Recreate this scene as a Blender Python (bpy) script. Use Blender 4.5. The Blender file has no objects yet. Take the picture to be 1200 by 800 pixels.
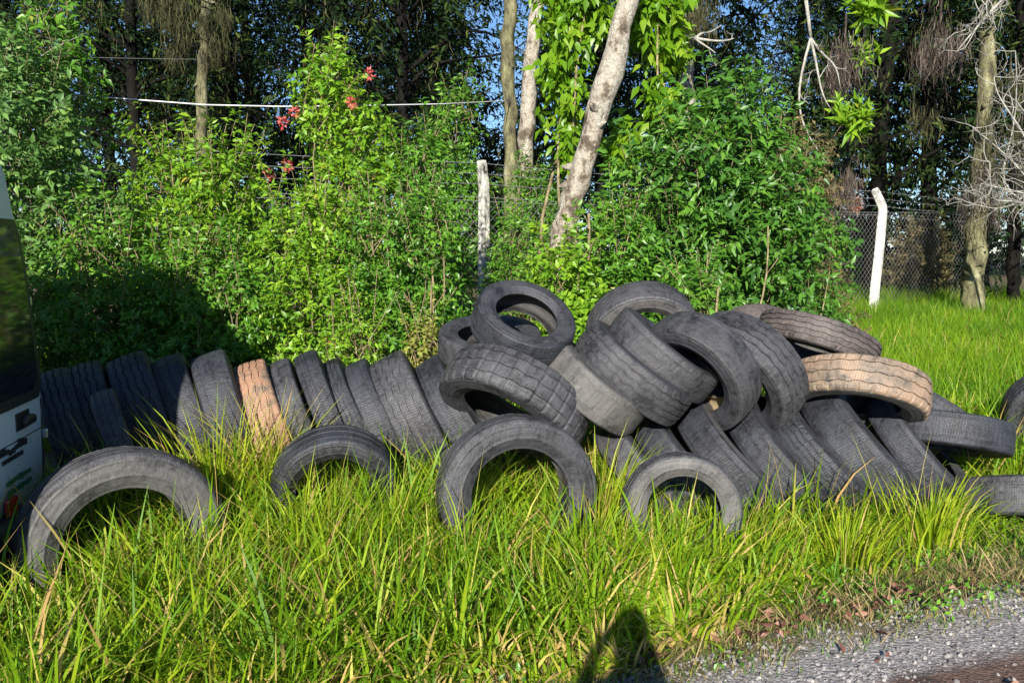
import bpy, math, random
import numpy as np
from mathutils import Vector, Matrix
R_ = math.radians
sc = bpy.context.scene
COL = sc.collection

# ---------------------------------------------------------------- camera, sky, sun, exposure
CZ = 1.7
PITCH = math.atan(0.1)
cam_d = bpy.data.cameras.new('camera'); cam = bpy.data.objects.new('camera', cam_d); COL.objects.link(cam)
cam.location = (0, 0, CZ); cam.rotation_euler = (math.pi/2 - PITCH, 0, 0)
cam_d.sensor_width = 36; cam_d.lens = 30; cam_d.clip_start = 0.05; cam_d.clip_end = 2000
sc.camera = cam
SUN_EL, SUN_AZ = R_(22), R_(9.5)          # light travels towards +Y, 9 degrees to the right
w = bpy.data.worlds.new('World'); sc.world = w; w.use_nodes = True
nt = w.node_tree; bg = nt.nodes['Background']
sky = nt.nodes.new('ShaderNodeTexSky'); sky.sky_type = 'NISHITA'; sky.sun_disc = False
sky.sun_elevation = SUN_EL; sky.sun_rotation = R_(189); sky.air_density = 0.9; sky.dust_density = 0.0; sky.ozone_density = 5.0
nt.links.new(sky.outputs[0], bg.inputs[0]); bg.inputs[1].default_value = 0.07
sl = bpy.data.lights.new('sun', 'SUN'); sun = bpy.data.objects.new('sun', sl); COL.objects.link(sun)
sl.energy = 5.0; sl.angle = R_(0.53); sl.color = (1.0, 0.94, 0.84)
tr = Vector((math.sin(SUN_AZ)*math.cos(SUN_EL), math.cos(SUN_AZ)*math.cos(SUN_EL), -math.sin(SUN_EL)))
sun.rotation_euler = tr.to_track_quat('-Z', 'Y').to_euler()
sc.view_settings.view_transform = 'Standard'; sc.view_settings.look = 'None'
sc.view_settings.exposure = 1.15; sc.view_settings.gamma = 1
sc.render.engine = 'CYCLES'
sc.cycles.max_bounces = 7; sc.cycles.diffuse_bounces = 3; sc.cycles.glossy_bounces = 2
sc.cycles.transmission_bounces = 4; sc.cycles.transparent_max_bounces = 6

def P(px, py, Y):
    """point at distance Y ahead of the camera seen at photo pixel (px,py) of 1200x800"""
    u = (px-600)/1000; v = (400-py)/1000; c, s = math.cos(PITCH), math.sin(PITCH)
    d = (u, c+v*s, -s+v*c); t = Y/d[1]
    return (d[0]*t, Y, CZ+d[2]*t)

# ---------------------------------------------------------------- helpers
def tag(o, label=None, cat=None, group=None, kind=None):
    if label: o['label'] = label
    if cat: o['category'] = cat
    if group: o['group'] = group
    if kind: o['kind'] = kind
    return o
def empty(name, loc, label, cat, group=None):
    o = bpy.data.objects.new(name, None); COL.objects.link(o); o.location = loc; o.empty_display_size = .1
    return tag(o, label, cat, group)
def obj(name, me, mat, parent=None):
    o = bpy.data.objects.new(name, me); COL.objects.link(o)
    if mat: me.materials.append(mat)
    if parent: o.parent = parent
    return o
def mesh(name, v, quads=None, tris=None, smooth=False, var=None):
    """fast mesh from numpy arrays; var = one value per vertex"""
    v = np.asarray(v, dtype=np.float32).reshape(-1, 3)
    me = bpy.data.meshes.new(name)
    q = np.zeros((0, 4), int) if quads is None else np.asarray(quads).reshape(-1, 4)
    t = np.zeros((0, 3), int) if tris is None else np.asarray(tris).reshape(-1, 3)
    nl = len(q)*4+len(t)*3
    me.vertices.add(len(v)); me.loops.add(nl); me.polygons.add(len(q)+len(t))
    me.vertices.foreach_set('co', v.ravel())
    me.loops.foreach_set('vertex_index', np.concatenate([q.ravel(), t.ravel()]).astype(np.int32))
    st = np.concatenate([np.arange(len(q))*4, len(q)*4+np.arange(len(t))*3]).astype(np.int32)
    me.polygons.foreach_set('loop_start', st)
    me.polygons.foreach_set('use_smooth', np.full(len(q)+len(t), smooth, dtype=bool))
    if var is not None:
        a = me.attributes.new('var', 'FLOAT', 'POINT'); a.data.foreach_set('value', np.asarray(var, dtype=np.float32))
    me.update(calc_edges=True); me.validate()
    return me
class MB:
    """collects shapes into one mesh"""
    def __init__(s): s.v = []; s.q = []; s.t = []; s.n = 0; s.a = []
    def add(s, v, q=None, t=None, var=None):
        v = np.asarray(v, float).reshape(-1, 3)
        if q is not None and len(q): s.q.append(np.asarray(q)+s.n)
        if t is not None and len(t): s.t.append(np.asarray(t)+s.n)
        s.v.append(v); s.n += len(v)
        s.a.append(np.full(len(v), .5) if var is None else np.broadcast_to(var, (len(v),)))
    def tube(s, pts, rad, n=8, var=None, cap=True):
        pts = np.asarray(pts, float); m = len(pts); rad = np.broadcast_to(np.asarray(rad, float), (m,))
        tg = np.gradient(pts, axis=0); tg /= np.linalg.norm(tg, axis=1)[:, None]+1e-9
        up = np.array([0, 0, 1.]) if abs(tg[0][2]) < .9 else np.array([1., 0, 0])
        x = np.cross(up, tg[0]); x /= np.linalg.norm(x); V = []
        for i in range(m):
            x = x-tg[i]*np.dot(x, tg[i]); x /= np.linalg.norm(x)+1e-9; y = np.cross(tg[i], x)
            a = np.arange(n)*2*math.pi/n
            V.append(pts[i]+rad[i]*(np.cos(a)[:, None]*x+np.sin(a)[:, None]*y))
        i, j = np.meshgrid(np.arange(m-1), np.arange(n), indexing='ij'); j2 = (j+1) % n
        q = np.stack([i*n+j, i*n+j2, (i+1)*n+j2, (i+1)*n+j], -1).reshape(-1, 4)
        V = np.concatenate(V); T = []
        if cap:
            V = np.concatenate([V, pts[:1], pts[-1:]]); c0 = m*n
            for j in range(n):
                T.append((c0, (j+1) % n, j)); T.append((c0+1, (m-1)*n+j, (m-1)*n+(j+1) % n))
        s.add(V, q, T, var)
    def box(s, c, size, rot=None):
        x, y, z = [d/2 for d in size]
        v = np.array([(-x,-y,-z),(x,-y,-z),(x,y,-z),(-x,y,-z),(-x,-y,z),(x,-y,z),(x,y,z),(-x,y,z)])
        if rot is not None: v = v @ np.array(rot).T
        s.add(v+np.array(c), [(0,3,2,1),(4,5,6,7),(0,1,5,4),(1,2,6,5),(2,3,7,6),(3,0,4,7)])
    def build(s, name, mat, parent=None, smooth=True, offset=None):
        v = np.concatenate(s.v)
        if offset is not None: v = v-np.array(offset)
        me = mesh(name, v, np.concatenate(s.q) if s.q else None, np.concatenate(s.t) if s.t else None, smooth, np.concatenate(s.a))
        return obj(name, me, mat, parent)

# ---------------------------------------------------------------- materials
def newmat(name):
    m = bpy.data.materials.new(name); m.use_nodes = True
    return m, m.node_tree, m.node_tree.nodes, m.node_tree.links, m.node_tree.nodes['Principled BSDF']
def noise(N, scale, detail=4, rough=.6, dist=0):
    n = N.new('ShaderNodeTexNoise'); n.inputs['Scale'].default_value = scale; n.inputs['Detail'].default_value = detail
    n.inputs['Roughness'].default_value = rough; n.inputs['Distortion'].default_value = dist; return n
def ramp(N, stops):
    r = N.new('ShaderNodeValToRGB'); e = r.color_ramp.elements
    while len(e) < len(stops): e.new(.5)
    for i, (p, c) in enumerate(stops): e[i].position = p; e[i].color = (*c, 1) if len(c) == 3 else c
    return r
def g3(x): return (x, x, x)
def bump(N, L, b, src, strength, dist, prev=None):
    n = N.new('ShaderNodeBump'); n.inputs['Strength'].default_value = strength; n.inputs['Distance'].default_value = dist
    L.new(src, n.inputs['Height'])
    if prev: L.new(prev.outputs[0], n.inputs['Normal'])
    L.new(n.outputs[0], b.inputs['Normal']); return n
def leafmat(name, stops, rough=.45, transl=.35, spec=.4):
    m, t, N, L, b = newmat(name)
    a = N.new('ShaderNodeAttribute'); a.attribute_name = 'var'
    r = ramp(N, stops); L.new(a.outputs['Fac'], r.inputs[0]); L.new(r.outputs[0], b.inputs['Base Color'])
    b.inputs['Roughness'].default_value = rough; b.inputs['Specular IOR Level'].default_value = spec
    tr_ = N.new('ShaderNodeBsdfTranslucent'); mx = N.new('ShaderNodeMixShader'); mx.inputs[0].default_value = transl
    hs = N.new('ShaderNodeHueSaturation'); hs.inputs['Value'].default_value = 1.5; hs.inputs['Hue'].default_value = .485
    L.new(r.outputs[0], hs.inputs['Color']); L.new(hs.outputs[0], tr_.inputs[0])
    L.new(b.outputs[0], mx.inputs[1]); L.new(tr_.outputs[0], mx.inputs[2]); L.new(mx.outputs[0], N['Material Output'].inputs[0])
    return m
def simple(name, col, rough=.6, metal=0, coat=0):
    m, t, N, L, b = newmat(name); b.inputs['Base Color'].default_value = (*col, 1); b.inputs['Roughness'].default_value = rough
    b.inputs['Metallic'].default_value = metal; b.inputs['Coat Weight'].default_value = coat
    return m
def mottled(name, stops, scale, rough=.8, bs=.4, bd=.01, stretch=(1, 1, 1), detail=6, fine=.8):
    m, t, N, L, b = newmat(name)
    tc = N.new('ShaderNodeTexCoord'); mp = N.new('ShaderNodeMapping'); mp.inputs['Scale'].default_value = stretch
    L.new(tc.outputs['Object'], mp.inputs[0]); n = noise(N, scale, detail, .65); L.new(mp.outputs[0], n.inputs[0])
    r = ramp(N, stops); L.new(n.outputs[0], r.inputs[0]); L.new(r.outputs[0], b.inputs['Base Color'])
    nf = noise(N, scale*7, 6, .8); L.new(mp.outputs[0], nf.inputs[0]); rf = ramp(N, [(.38, g3(.45)), (.55, g3(1))]); L.new(nf.outputs[0], rf.inputs[0])
    mu = N.new('ShaderNodeMixRGB'); mu.blend_type = 'MULTIPLY'; mu.inputs[0].default_value = fine; L.new(r.outputs[0], mu.inputs[1]); L.new(rf.outputs[0], mu.inputs[2]); L.new(mu.outputs[0], b.inputs['Base Color'])
    b.inputs['Roughness'].default_value = rough; b.inputs['Specular IOR Level'].default_value = .12 if rough > .5 else .5
    n2 = noise(N, scale*3, 5, .7); L.new(mp.outputs[0], n2.inputs[0]); bump(N, L, b, n2.outputs[0], bs, bd)
    return m
def rubber(name, dark, dust, clay=None, amount=.5, ribs=0):
    m, t, N, L, b = newmat(name)
    tc = N.new('ShaderNodeTexCoord'); oi = N.new('ShaderNodeObjectInfo')
    add = N.new('ShaderNodeVectorMath'); add.operation = 'ADD'; L.new(tc.outputs['Object'], add.inputs[0])
    ml = N.new('ShaderNodeMath'); ml.operation = 'MULTIPLY'; ml.inputs[1].default_value = 37; L.new(oi.outputs['Random'], ml.inputs[0])
    L.new(ml.outputs[0], add.inputs[1]); V = add.outputs[0]
    n1 = noise(N, 5, 9, .74, .2); L.new(V, n1.inputs[0])
    n2 = noise(N, 30, 7, .72); L.new(V, n2.inputs[0])
    mix = N.new('ShaderNodeMath'); mix.operation = 'MULTIPLY_ADD'; mix.inputs[1].default_value = .45; L.new(n2.outputs[0], mix.inputs[0])
    sub = N.new('ShaderNodeMath'); sub.operation = 'ADD'; sub.inputs[1].default_value = -.22; L.new(n1.outputs[0], sub.inputs[0]); L.new(sub.outputs[0], mix.inputs[2])
    mid = tuple((a+c)/2 for a, c in zip(dark, dust))
    r = ramp(N, [(.62-amount*.45, dark), (.68-amount*.35, mid), (.86-amount*.3, dust)]); L.new(mix.outputs[0], r.inputs[0])
    col = r.outputs[0]
    # pale scuffs and lichen specks
    n4 = noise(N, 9, 10, .8); L.new(V, n4.inputs[0])
    r4 = ramp(N, [(.57, g3(0)), (.72, g3(.6))]); L.new(n4.outputs[0], r4.inputs[0])
    m4 = N.new('ShaderNodeMixRGB'); m4.inputs[2].default_value = (dust[0]*1.5+.02, dust[1]*1.5+.018, dust[2]*1.4+.01, 1)
    L.new(r4.outputs[0], m4.inputs[0]); L.new(col, m4.inputs[1]); col = m4.outputs[0]
    if clay:
        n3 = noise(N, 5, 7, .7, .4); L.new(V, n3.inputs[0]); r3 = ramp(N, clay[1]); L.new(n3.outputs[0], r3.inputs[0])
        mc = N.new('ShaderNodeMixRGB'); mc.inputs[2].default_value = (*clay[0], 1); L.new(r3.outputs[0], mc.inputs[0]); L.new(col, mc.inputs[1]); col = mc.outputs[0]
    # lines that run round the tyre: moulded rings by radius on the sidewall, wear lines by local z on the tread
    sp = N.new('ShaderNodeSeparateXYZ'); L.new(tc.outputs['Object'], sp.inputs[0])
    c2 = N.new('ShaderNodeCombineXYZ')
    if ribs:
        cb = N.new('ShaderNodeCombineXYZ'); L.new(sp.outputs[0], cb.inputs[0]); L.new(sp.outputs[1], cb.inputs[1])
        ln = N.new('ShaderNodeVectorMath'); ln.operation = 'LENGTH'; L.new(cb.outputs[0], ln.inputs[0]); L.new(ln.outputs['Value'], c2.inputs[0])
    else: L.new(sp.outputs[2], c2.inputs[0])
    a2 = N.new('ShaderNodeVectorMath'); a2.operation = 'ADD'; L.new(c2.outputs[0], a2.inputs[0]); L.new(ml.outputs[0], a2.inputs[1])
    sn = noise(N, 62 if not ribs else ribs/9, 4, .65); L.new(a2.outputs[0], sn.inputs[0])
    mk = N.new('ShaderNodeMath'); mk.operation = 'MULTIPLY'; L.new(n2.outputs[0], mk.inputs[0])
    rl = ramp(N, [(.5, g3(0)), (.7, g3(.9 if not ribs else .5))]); L.new(sn.outputs[0], rl.inputs[0]); L.new(rl.outputs[0], mk.inputs[1])
    ml2 = N.new('ShaderNodeMixRGB'); ml2.inputs[2].default_value = (dust[0]*1.25, dust[1]*1.2, dust[2]*1.1, 1); L.new(mk.outputs[0], ml2.inputs[0]); L.new(col, ml2.inputs[1]); col = ml2.outputs[0]
    L.new(col, b.inputs['Base Color']); b.inputs['Roughness'].default_value = .54; b.inputs['Specular IOR Level'].default_value = .5
    b0 = None
    if not ribs:      # fine cross cuts in the tread, counted round the axle and worn away in patches
        at = N.new('ShaderNodeMath'); at.operation = 'ARCTAN2'; L.new(sp.outputs[0], at.inputs[0]); L.new(sp.outputs[1], at.inputs[1])
        zz = N.new('ShaderNodeMath'); zz.operation = 'MULTIPLY'; zz.inputs[1].default_value = 9; L.new(sp.outputs[2], zz.inputs[0]); zs = N.new('ShaderNodeMath'); zs.operation = 'SINE'; L.new(zz.outputs[0], zs.inputs[0])
        am = N.new('ShaderNodeMath'); am.operation = 'MULTIPLY_ADD'; am.inputs[1].default_value = 88/math.pi; L.new(at.outputs[0], am.inputs[0]); L.new(zs.outputs[0], am.inputs[2])
        fr = N.new('ShaderNodeMath'); fr.operation = 'FRACT'; L.new(am.outputs[0], fr.inputs[0])
        rr_ = ramp(N, [(0, g3(0)), (.16, g3(0)), (.24, g3(1))]); L.new(fr.outputs[0], rr_.inputs[0])
        rm = ramp(N, [(.42, g3(1)), (.56, g3(0))]); L.new(n1.outputs[0], rm.inputs[0]); mxx = N.new('ShaderNodeMath'); mxx.operation = 'MAXIMUM'; L.new(rr_.outputs[0], mxx.inputs[0]); L.new(rm.outputs[0], mxx.inputs[1])
        b0 = bump(N, L, b, mxx.outputs[0], .6, .006)
    b0 = bump(N, L, b, sn.outputs[0], .55, .005, b0)
    bp = bump(N, L, b, n2.outputs[0], .9, .008, b0)
    # cracks and cuts
    vo = N.new('ShaderNodeTexVoronoi'); vo.feature = 'DISTANCE_TO_EDGE'; vo.inputs['Scale'].default_value = 40; L.new(V, vo.inputs[0])
    rv = ramp(N, [(0, g3(0)), (.06, g3(1))]); L.new(vo.outputs[0], rv.inputs[0]); bump(N, L, b, rv.outputs[0], .3 if not ribs else .12, .004, bp)
    return m
M = {}
M['rub_dark'] = rubber('rubber_dark', (.007, .008, .011), (.036, .040, .052), amount=.46)
M['rub_grey'] = rubber('rubber_grey', (.010, .010, .013), (.066, .067, .075), amount=.52)
M['rub_pale'] = rubber('rubber_pale', (.022, .022, .023), (.12, .116, .11), amount=.6)
M['rub_brown'] = rubber('rubber_brown', (.022, .018, .017), (.10, .082, .077), amount=.55)
M['rub_clay'] = rubber('rubber_clay', (.05, .04, .03), (.2, .14, .1), ((.30, .165, .10), [(.40, g3(.1)), (.50, g3(.88))]), .6)
M['rub_half'] = rubber('rubber_half_clay', (.05, .045, .04), (.24, .18, .13), ((.28, .19, .13), [(.46, g3(0)), (.56, g3(.82))]), .65)
M['side_dark'] = rubber('sidewall_dark', (.009, .009, .012), (.052, .053, .062), amount=.5, ribs=420)
M['side_pale'] = rubber('sidewall_pale', (.022, .021, .022), (.10, .097, .096), amount=.57, ribs=380)
M['liner'] = rubber('liner', (.014, .014, .015), (.05, .047, .042), amount=.4)
M['liner_mud'] = rubber('liner_mud', (.06, .05, .03), (.22, .17, .09), amount=.6)

M['grass'] = leafmat('grass_blades', [(0, (.05, .14, .006)), (.3, (.12, .25, .008)), (.55, (.22, .34, .010)), (.83, (.40, .43, .03)), (.90, (.48, .40, .12)), (1, (.48, .30, .12))], .55, .42, .3)
M['thatch'] = leafmat('dry_thatch', [(0, (.14, .10, .04)), (.5, (.30, .22, .10)), (1, (.46, .36, .2))], .7, .25)
M['lawn'] = leafmat('lawn_blades', [(0, (.05, .13, .012)), (.6, (.12, .23, .02)), (.85, (.26, .27, .06)), (1, (.34, .22, .12))], .5, .35)
M['leaf_lime'] = leafmat('leaf_lime', [(0, (.06, .16, .010)), (.5, (.15, .30, .016)), (.92, (.27, .42, .03)), (1, (.45, .20, .05))], .42, .38)
M['leaf_green'] = leafmat('leaf_green', [(0, (.035, .11, .012)), (.5, (.08, .21, .018)), (.94, (.16, .32, .03)), (1, (.34, .26, .06))], .38, .33)
M['leaf_gloss'] = leafmat('leaf_gloss', [(0, (.025, .085, .012)), (.6, (.06, .165, .018)), (1, (.13, .27, .03))], .42, .28, .4)
M['leaf_grey'] = leafmat('leaf_grey', [(0, (.05, .12, .028)), (.6, (.10, .21, .045)), (1, (.19, .31, .06))], .5, .33)
M['leaf_vine'] = leafmat('leaf_vine', [(0, (.06, .16, .008)), (.5, (.13, .27, .010)), (1, (.25, .37, .03))], .38, .45)
M['leaf_yellow'] = leafmat('leaf_yellow', [(0, (.10, .14, .02)), (.5, (.22, .25, .04)), (1, (.36, .33, .08))], .5, .35)
M['leaf_brown'] = leafmat('leaf_brown', [(0, (.06, .06, .02)), (.5, (.13, .11, .04)), (1, (.24, .18, .08))], .6, .3)
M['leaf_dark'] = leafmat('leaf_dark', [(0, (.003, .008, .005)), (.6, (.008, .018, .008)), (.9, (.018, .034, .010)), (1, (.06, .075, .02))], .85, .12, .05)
M['moss'] = leafmat('hanging_moss', [(0, (.03, .035, .02)), (.6, (.07, .07, .035)), (1, (.15, .14, .06))], .8, .3, .1)
M['moss_grey'] = leafmat('grey_beard_moss', [(0, (.05, .04, .035)), (.6, (.13, .10, .085)), (1, (.24, .20, .17))], .8, .3, .1)
M['flower'] = leafmat('red_flower', [(0, (.4, .05, .05)), (1, (.70, .20, .16))], .5, .3)
M['dead_leaf'] = leafmat('dead_leaf', [(0, (.07, .03, .02)), (.6, (.17, .07, .05)), (1, (.30, .17, .12))], .6, .15)
M['bark_pale'] = mottled('bark_pale', [(.30, (.05, .04, .03)), (.42, (.15, .12, .09)), (.50, (.36, .32, .26)), (.60, (.43, .40, .34)), (.67, (.16, .155, .10))], 5.5, .85, 1, .05, (1, 1, .8), 9)
M['bark_mossy'] = mottled('bark_mossy', [(.35, (.04, .035, .025)), (.55, (.18, .17, .09)), (.7, (.35, .34, .22))], 6, .9, .8, .03, (1, 1, .4))
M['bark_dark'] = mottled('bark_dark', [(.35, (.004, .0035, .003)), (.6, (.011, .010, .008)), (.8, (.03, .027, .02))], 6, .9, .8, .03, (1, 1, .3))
M['stem'] = mottled('stem', [(.3, (.10, .075, .04)), (.6, (.28, .23, .13)), (.8, (.42, .36, .24))], 9, .8, .3, .005)
M['twig_grey'] = mottled('twig_grey', [(.3, (.16, .15, .13)), (.6, (.38, .37, .33))], 9, .85, .3, .005)
M['concrete'] = mottled('concrete_post', [(.3, (.30, .30, .28)), (.5, (.62, .61, .57)), (.75, (.78, .77, .73))], 6, .85, .35, .01)
M['concrete_old'] = mottled('concrete_old', [(.38, (.05, .05, .045)), (.5, (.40, .39, .34)), (.62, (.68, .66, .58))], 5.5, .9, .5, .01, (1.6, 1.6, 1))
M['wire'] = simple('wire', (.27, .27, .28), .45, .4)
M['cable'] = simple('cable', (.62, .62, .62), .5)
M['paint'] = mottled('van_paint', [(.3, (.70, .74, .78)), (.7, (.80, .83, .86))], 2.5, .28, .02, .001, fine=.08)
M['black'] = simple('black_plastic', (.018, .018, .02), .45)
M['red'] = simple('tail_lamp_red', (.5, .012, .015), .15, 0, 1)
M['chrome'] = simple('chrome', (.6, .6, .62), .2, 1)
M['decal'] = simple('dark_lettering', (.02, .025, .03), .5)
M['decal_green'] = simple('green_lettering', (.02, .12, .05), .5)
m, t, N, L, b = newmat('van_glass'); b.inputs['Base Color'].default_value = (.010, .012, .014, 1); b.inputs['Roughness'].default_value = .06; b.inputs['Specular IOR Level'].default_value = .6; M['glass'] = m
M['skin'] = simple('skin', (.40, .24, .17), .55); M['shirt'] = simple('shirt', (.10, .13, .2), .85); M['trousers'] = simple('trousers', (.03, .04, .07), .85); M['hair'] = simple('hair', (.02, .015, .01), .7)

# ---------------------------------------------------------------- terrain
def ss(a, b_, x): t_ = np.clip((x-a)/(b_-a), 0, 1); return t_*t_*(3-2*t_)
def edge_s(x, y): return (y-(3.02+.46*x))/1.10
_rg = np.random.RandomState(5)
_kx = _rg.uniform(-1.6, 1.6, (14, 2)); _ph = _rg.uniform(0, 6.28, 14)
def wob(x, y): return sum(np.sin(_kx[i, 0]*x+_kx[i, 1]*y+_ph[i]) for i in range(14))/14
def ground(x, y):
    x = np.asarray(x, float); y = np.asarray(y, float); s = edge_s(x, y)
    z = -.22*ss(.0, 1.2, s)+.22*ss(1.5, 3.2, s)+.083*np.clip(s-3, 0, 11)+.01*np.clip(s-14, 0, 60)
    return z+.05*wob(x*1.5, y*1.5)*ss(0, 1, s)+.012*wob(x*3, y*3)*(1-ss(0, 1, s))
def gz(x, y): return float(ground(x, y))
def make_ground():
    ax = np.concatenate([np.linspace(-600, -14, 26), np.arange(-13.5, 16, .13), np.linspace(17, 600, 26)])
    ay = np.concatenate([np.linspace(-300, -5, 14), np.arange(-4.5, 20, .13), np.linspace(21, 700, 30)])
    X, Y = np.meshgrid(ax, ay, indexing='ij'); Z = ground(X, Y)
    n, k = X.shape; i, j = np.meshgrid(np.arange(n-1), np.arange(k-1), indexing='ij')
    q = np.stack([i*k+j, (i+1)*k+j, (i+1)*k+j+1, i*k+j+1], -1).reshape(-1, 4)
    me = mesh('ground', np.stack([X, Y, Z], -1).reshape(-1, 3), q, None, True)
    m, t, N, L, b = newmat('ground_soil')
    geo = N.new('ShaderNodeNewGeometry'); Pp = geo.outputs['Position']
    def ns(scale, d=6, r=.65): n_ = noise(N, scale, d, r); L.new(Pp, n_.inputs[0]); return n_
    sp = N.new('ShaderNodeSeparateXYZ'); L.new(Pp, sp.inputs[0])
    a = N.new('ShaderNodeMath'); a.operation = 'MULTIPLY_ADD'; a.inputs[1].default_value = -.46; L.new(sp.outputs[0], a.inputs[0]); L.new(sp.outputs[1], a.inputs[2])
    nb = ns(1.3, 6); a2 = N.new('ShaderNodeMath'); a2.operation = 'MULTIPLY_ADD'; a2.inputs[1].default_value = .9; L.new(nb.outputs[0], a2.inputs[0]); L.new(a.outputs[0], a2.inputs[2])
    def band(lo, hi):
        mr = N.new('ShaderNodeMapRange'); mr.inputs[1].default_value = lo; mr.inputs[2].default_value = hi; L.new(a2.outputs[0], mr.inputs[0]); return mr
    soil = ramp(N, [(.3, (.06, .045, .025)), (.5, (.11, .085, .04)), (.7, (.09, .11, .03))]); L.new(ns(7).outputs[0], soil.inputs[0])
    vo = N.new('ShaderNodeTexVoronoi'); vo.inputs['Scale'].default_value = 62; L.new(Pp, vo.inputs[0])
    grav = ramp(N, [(.0, (.13, .12, .115)), (.5, (.24, .225, .22)), (1, (.42, .40, .39))]); L.new(vo.outputs['Color'], grav.inputs[0])
    dirt = ramp(N, [(.35, (.055, .032, .026)), (.6, (.13, .075, .055)), (.75, (.2, .15, .13))]); L.new(ns(5, 8, .7).outputs[0], dirt.inputs[0])
    m1 = N.new('ShaderNodeMixRGB'); L.new(band(3.38, 3.56).outputs[0], m1.inputs[0]); L.new(grav.outputs[0], m1.inputs[1]); L.new(soil.outputs[0], m1.inputs[2])
    m2 = N.new('ShaderNodeMixRGB'); L.new(band(2.98, 3.12).outputs[0], m2.inputs[0]); L.new(dirt.outputs[0], m2.inputs[1]); L.new(m1.outputs[0], m2.inputs[2])
    L.new(m2.outputs[0], b.inputs['Base Color']); b.inputs['Roughness'].default_value = .92
    bp = bump(N, L, b, vo.outputs['Distance'], .8, .012); bump(N, L, b, ns(28, 8, .7).outputs[0], .6, .03, bp)
    o = obj('ground', me, m); tag(o, kind='structure'); return o
make_ground()

# ---------------------------------------------------------------- tyres
TYRES = []      # centre, axis, R, W  (used to keep grass out of the rubber)
def tyre_geo(R, W, style, seed):
    rg = np.random.RandomState(seed); h = W/2; ri = R*.56
    NS = 192
    # tread outline: axial z, radius r, tag (0 plain, 1 zigzag groove edge, 2 lug)
    tr_ = []
    gd = {'rib': .011, 'worn': .004, 'block': .011, 'bald': .0025, 'deep': .014}[style]
    ng = {'rib': 4, 'worn': 3, 'block': 3, 'bald': 2, 'deep': 3}[style]
    crown = lambda z: R-.035*R*abs(z/h)**2.6
    zt = h*.88
    gw = W*.022
    gp = np.linspace(-zt*.62, zt*.62, ng)
    zs = [(-h*.985, R*.925, 0), (-h*.96, R*.95, 2), (-zt, crown(zt), 2)]
    for g in gp:
        zs += [(g-gw*1.2, crown(g), 1), (g-gw*.8, crown(g)-gd, 1), (g+gw*.8, crown(g)-gd, 1), (g+gw*1.2, crown(g), 1)]
    zs += [(zt, crown(zt), 2), (h*.96, R*.95, 2), (h*.985, R*.925, 0)]
    side = [(.985, .925), (.99, .905), (1.003, .902), (1.005, .893), (.998, .888), (1.012, .865), (1.03, .82), (1.035, .78), (1.022, .735), (1.03, .730), (1.026, .718), (1.008, .712), (.97, .68), (.90, .635), (.84, .605), (.80, .59), (.80, .575), (.76, .56), (.70, .555), (.66, .562)]
    inner = [(-.66, .562), (-.66, .60), (-.78, .65), (-.90, .72), (-.92, .79), (-.84, .86), (-.60, .905), (-.3, .918), (0, .92), (.3, .918), (.60, .905), (.84, .86), (.92, .79), (.90, .72), (.78, .65), (.66, .60), (.66, .562)]
    a = np.arange(NS)*2*math.pi/NS
    ov = 1+rg.uniform(.004, .022)*np.cos(2*a+rg.uniform(0, 6))+.004*np.cos(3*a+rg.uniform(0, 6))
    warp = rg.uniform(-.01, .01)*np.cos(2*a+rg.uniform(0, 6))
    def rev(prof, tread=False):
        V = []
        for (z, r, *tg) in prof:
            zz = np.full(NS, z, float)+warp; rr = np.full(NS, r, float)
            if tread and tg[0] == 1 and style in ('rib', 'block', 'deep'):
                zz = zz+W*.02*(np.abs((np.arange(NS) % 8)-4)/2-1)
            if tread and tg[0] == 2:
                k = np.arange(NS) % 6
                cut = {'rib': .004, 'worn': .0, 'block': .013, 'bald': 0, 'deep': .012}[style]
                rr = rr-cut*(k == 0)
            if tread and style in ('block',) and tg[0] == 1:
                rr = rr-.007*((np.arange(NS) % 6) == 0)
            if tread: rr = rr+rg.uniform(-.0012, .0012, NS)
            rr = rr*ov
            V.append(np.stack([rr*np.cos(a), rr*np.sin(a), zz], -1))
        V = np.concatenate(V); m_ = len(prof)
        i, j = np.meshgrid(np.arange(m_-1), np.arange(NS), indexing='ij'); j2 = (j+1) % NS
        q = np.stack([i*NS+j, i*NS+j2, (i+1)*NS+j2, (i+1)*NS+j], -1).reshape(-1, 4)
        return V, q
    out = {}
    out['tread'] = rev(zs, True)
    thin = lambda r_: r_ if r_ > .92 else .92-(.92-r_)*.85      # slimmer walls, wider opening
    side = [(a_, thin(b_)) for a_, b_ in side]; inner = [(a_, thin(b_)) for a_, b_ in inner]
    sp = [(s_*h, r_*R) for s_, r_ in side]
    V, q = rev(sp); out['side+'] = (V, q)
    V2, q2 = rev([(-z, r) for z, r in sp]); out['side-'] = (V2, q2[:, ::-1])
    V3, q3 = rev([(z*h, r*R) for z, r in inner]); out['liner'] = (V3, q3[:, ::-1])
    return out
def basis(axis):
    z = Vector(axis).normalized(); x = z.orthogonal().normalized(); y = z.cross(x)
    return Matrix((x, y, z)).transposed()
def tyre(px, py, Y, axis, R, W, style, mat, side, label, group, liner='liner'):
    c = P(px, py, Y); seed = int(px*7+py)
    e = empty('tyre', c, label, 'tyre', group)
    e.rotation_euler = basis(axis).to_euler()
    g = tyre_geo(R, W, style, seed)
    obj('tread', mesh('tread', *g['tread'], None, False), M[mat], e)
    obj('sidewall', mesh('sidewall', *g['side+'], None, True), M[side], e)
    obj('sidewall', mesh('sidewall', *g['side-'], None, True), M[side], e)
    obj('inner_liner', mesh('inner_liner', *g['liner'], None, True), M[liner], e)
    TYRES.append((np.array(c), np.array(Vector(axis).normalized()), R, W))
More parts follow.
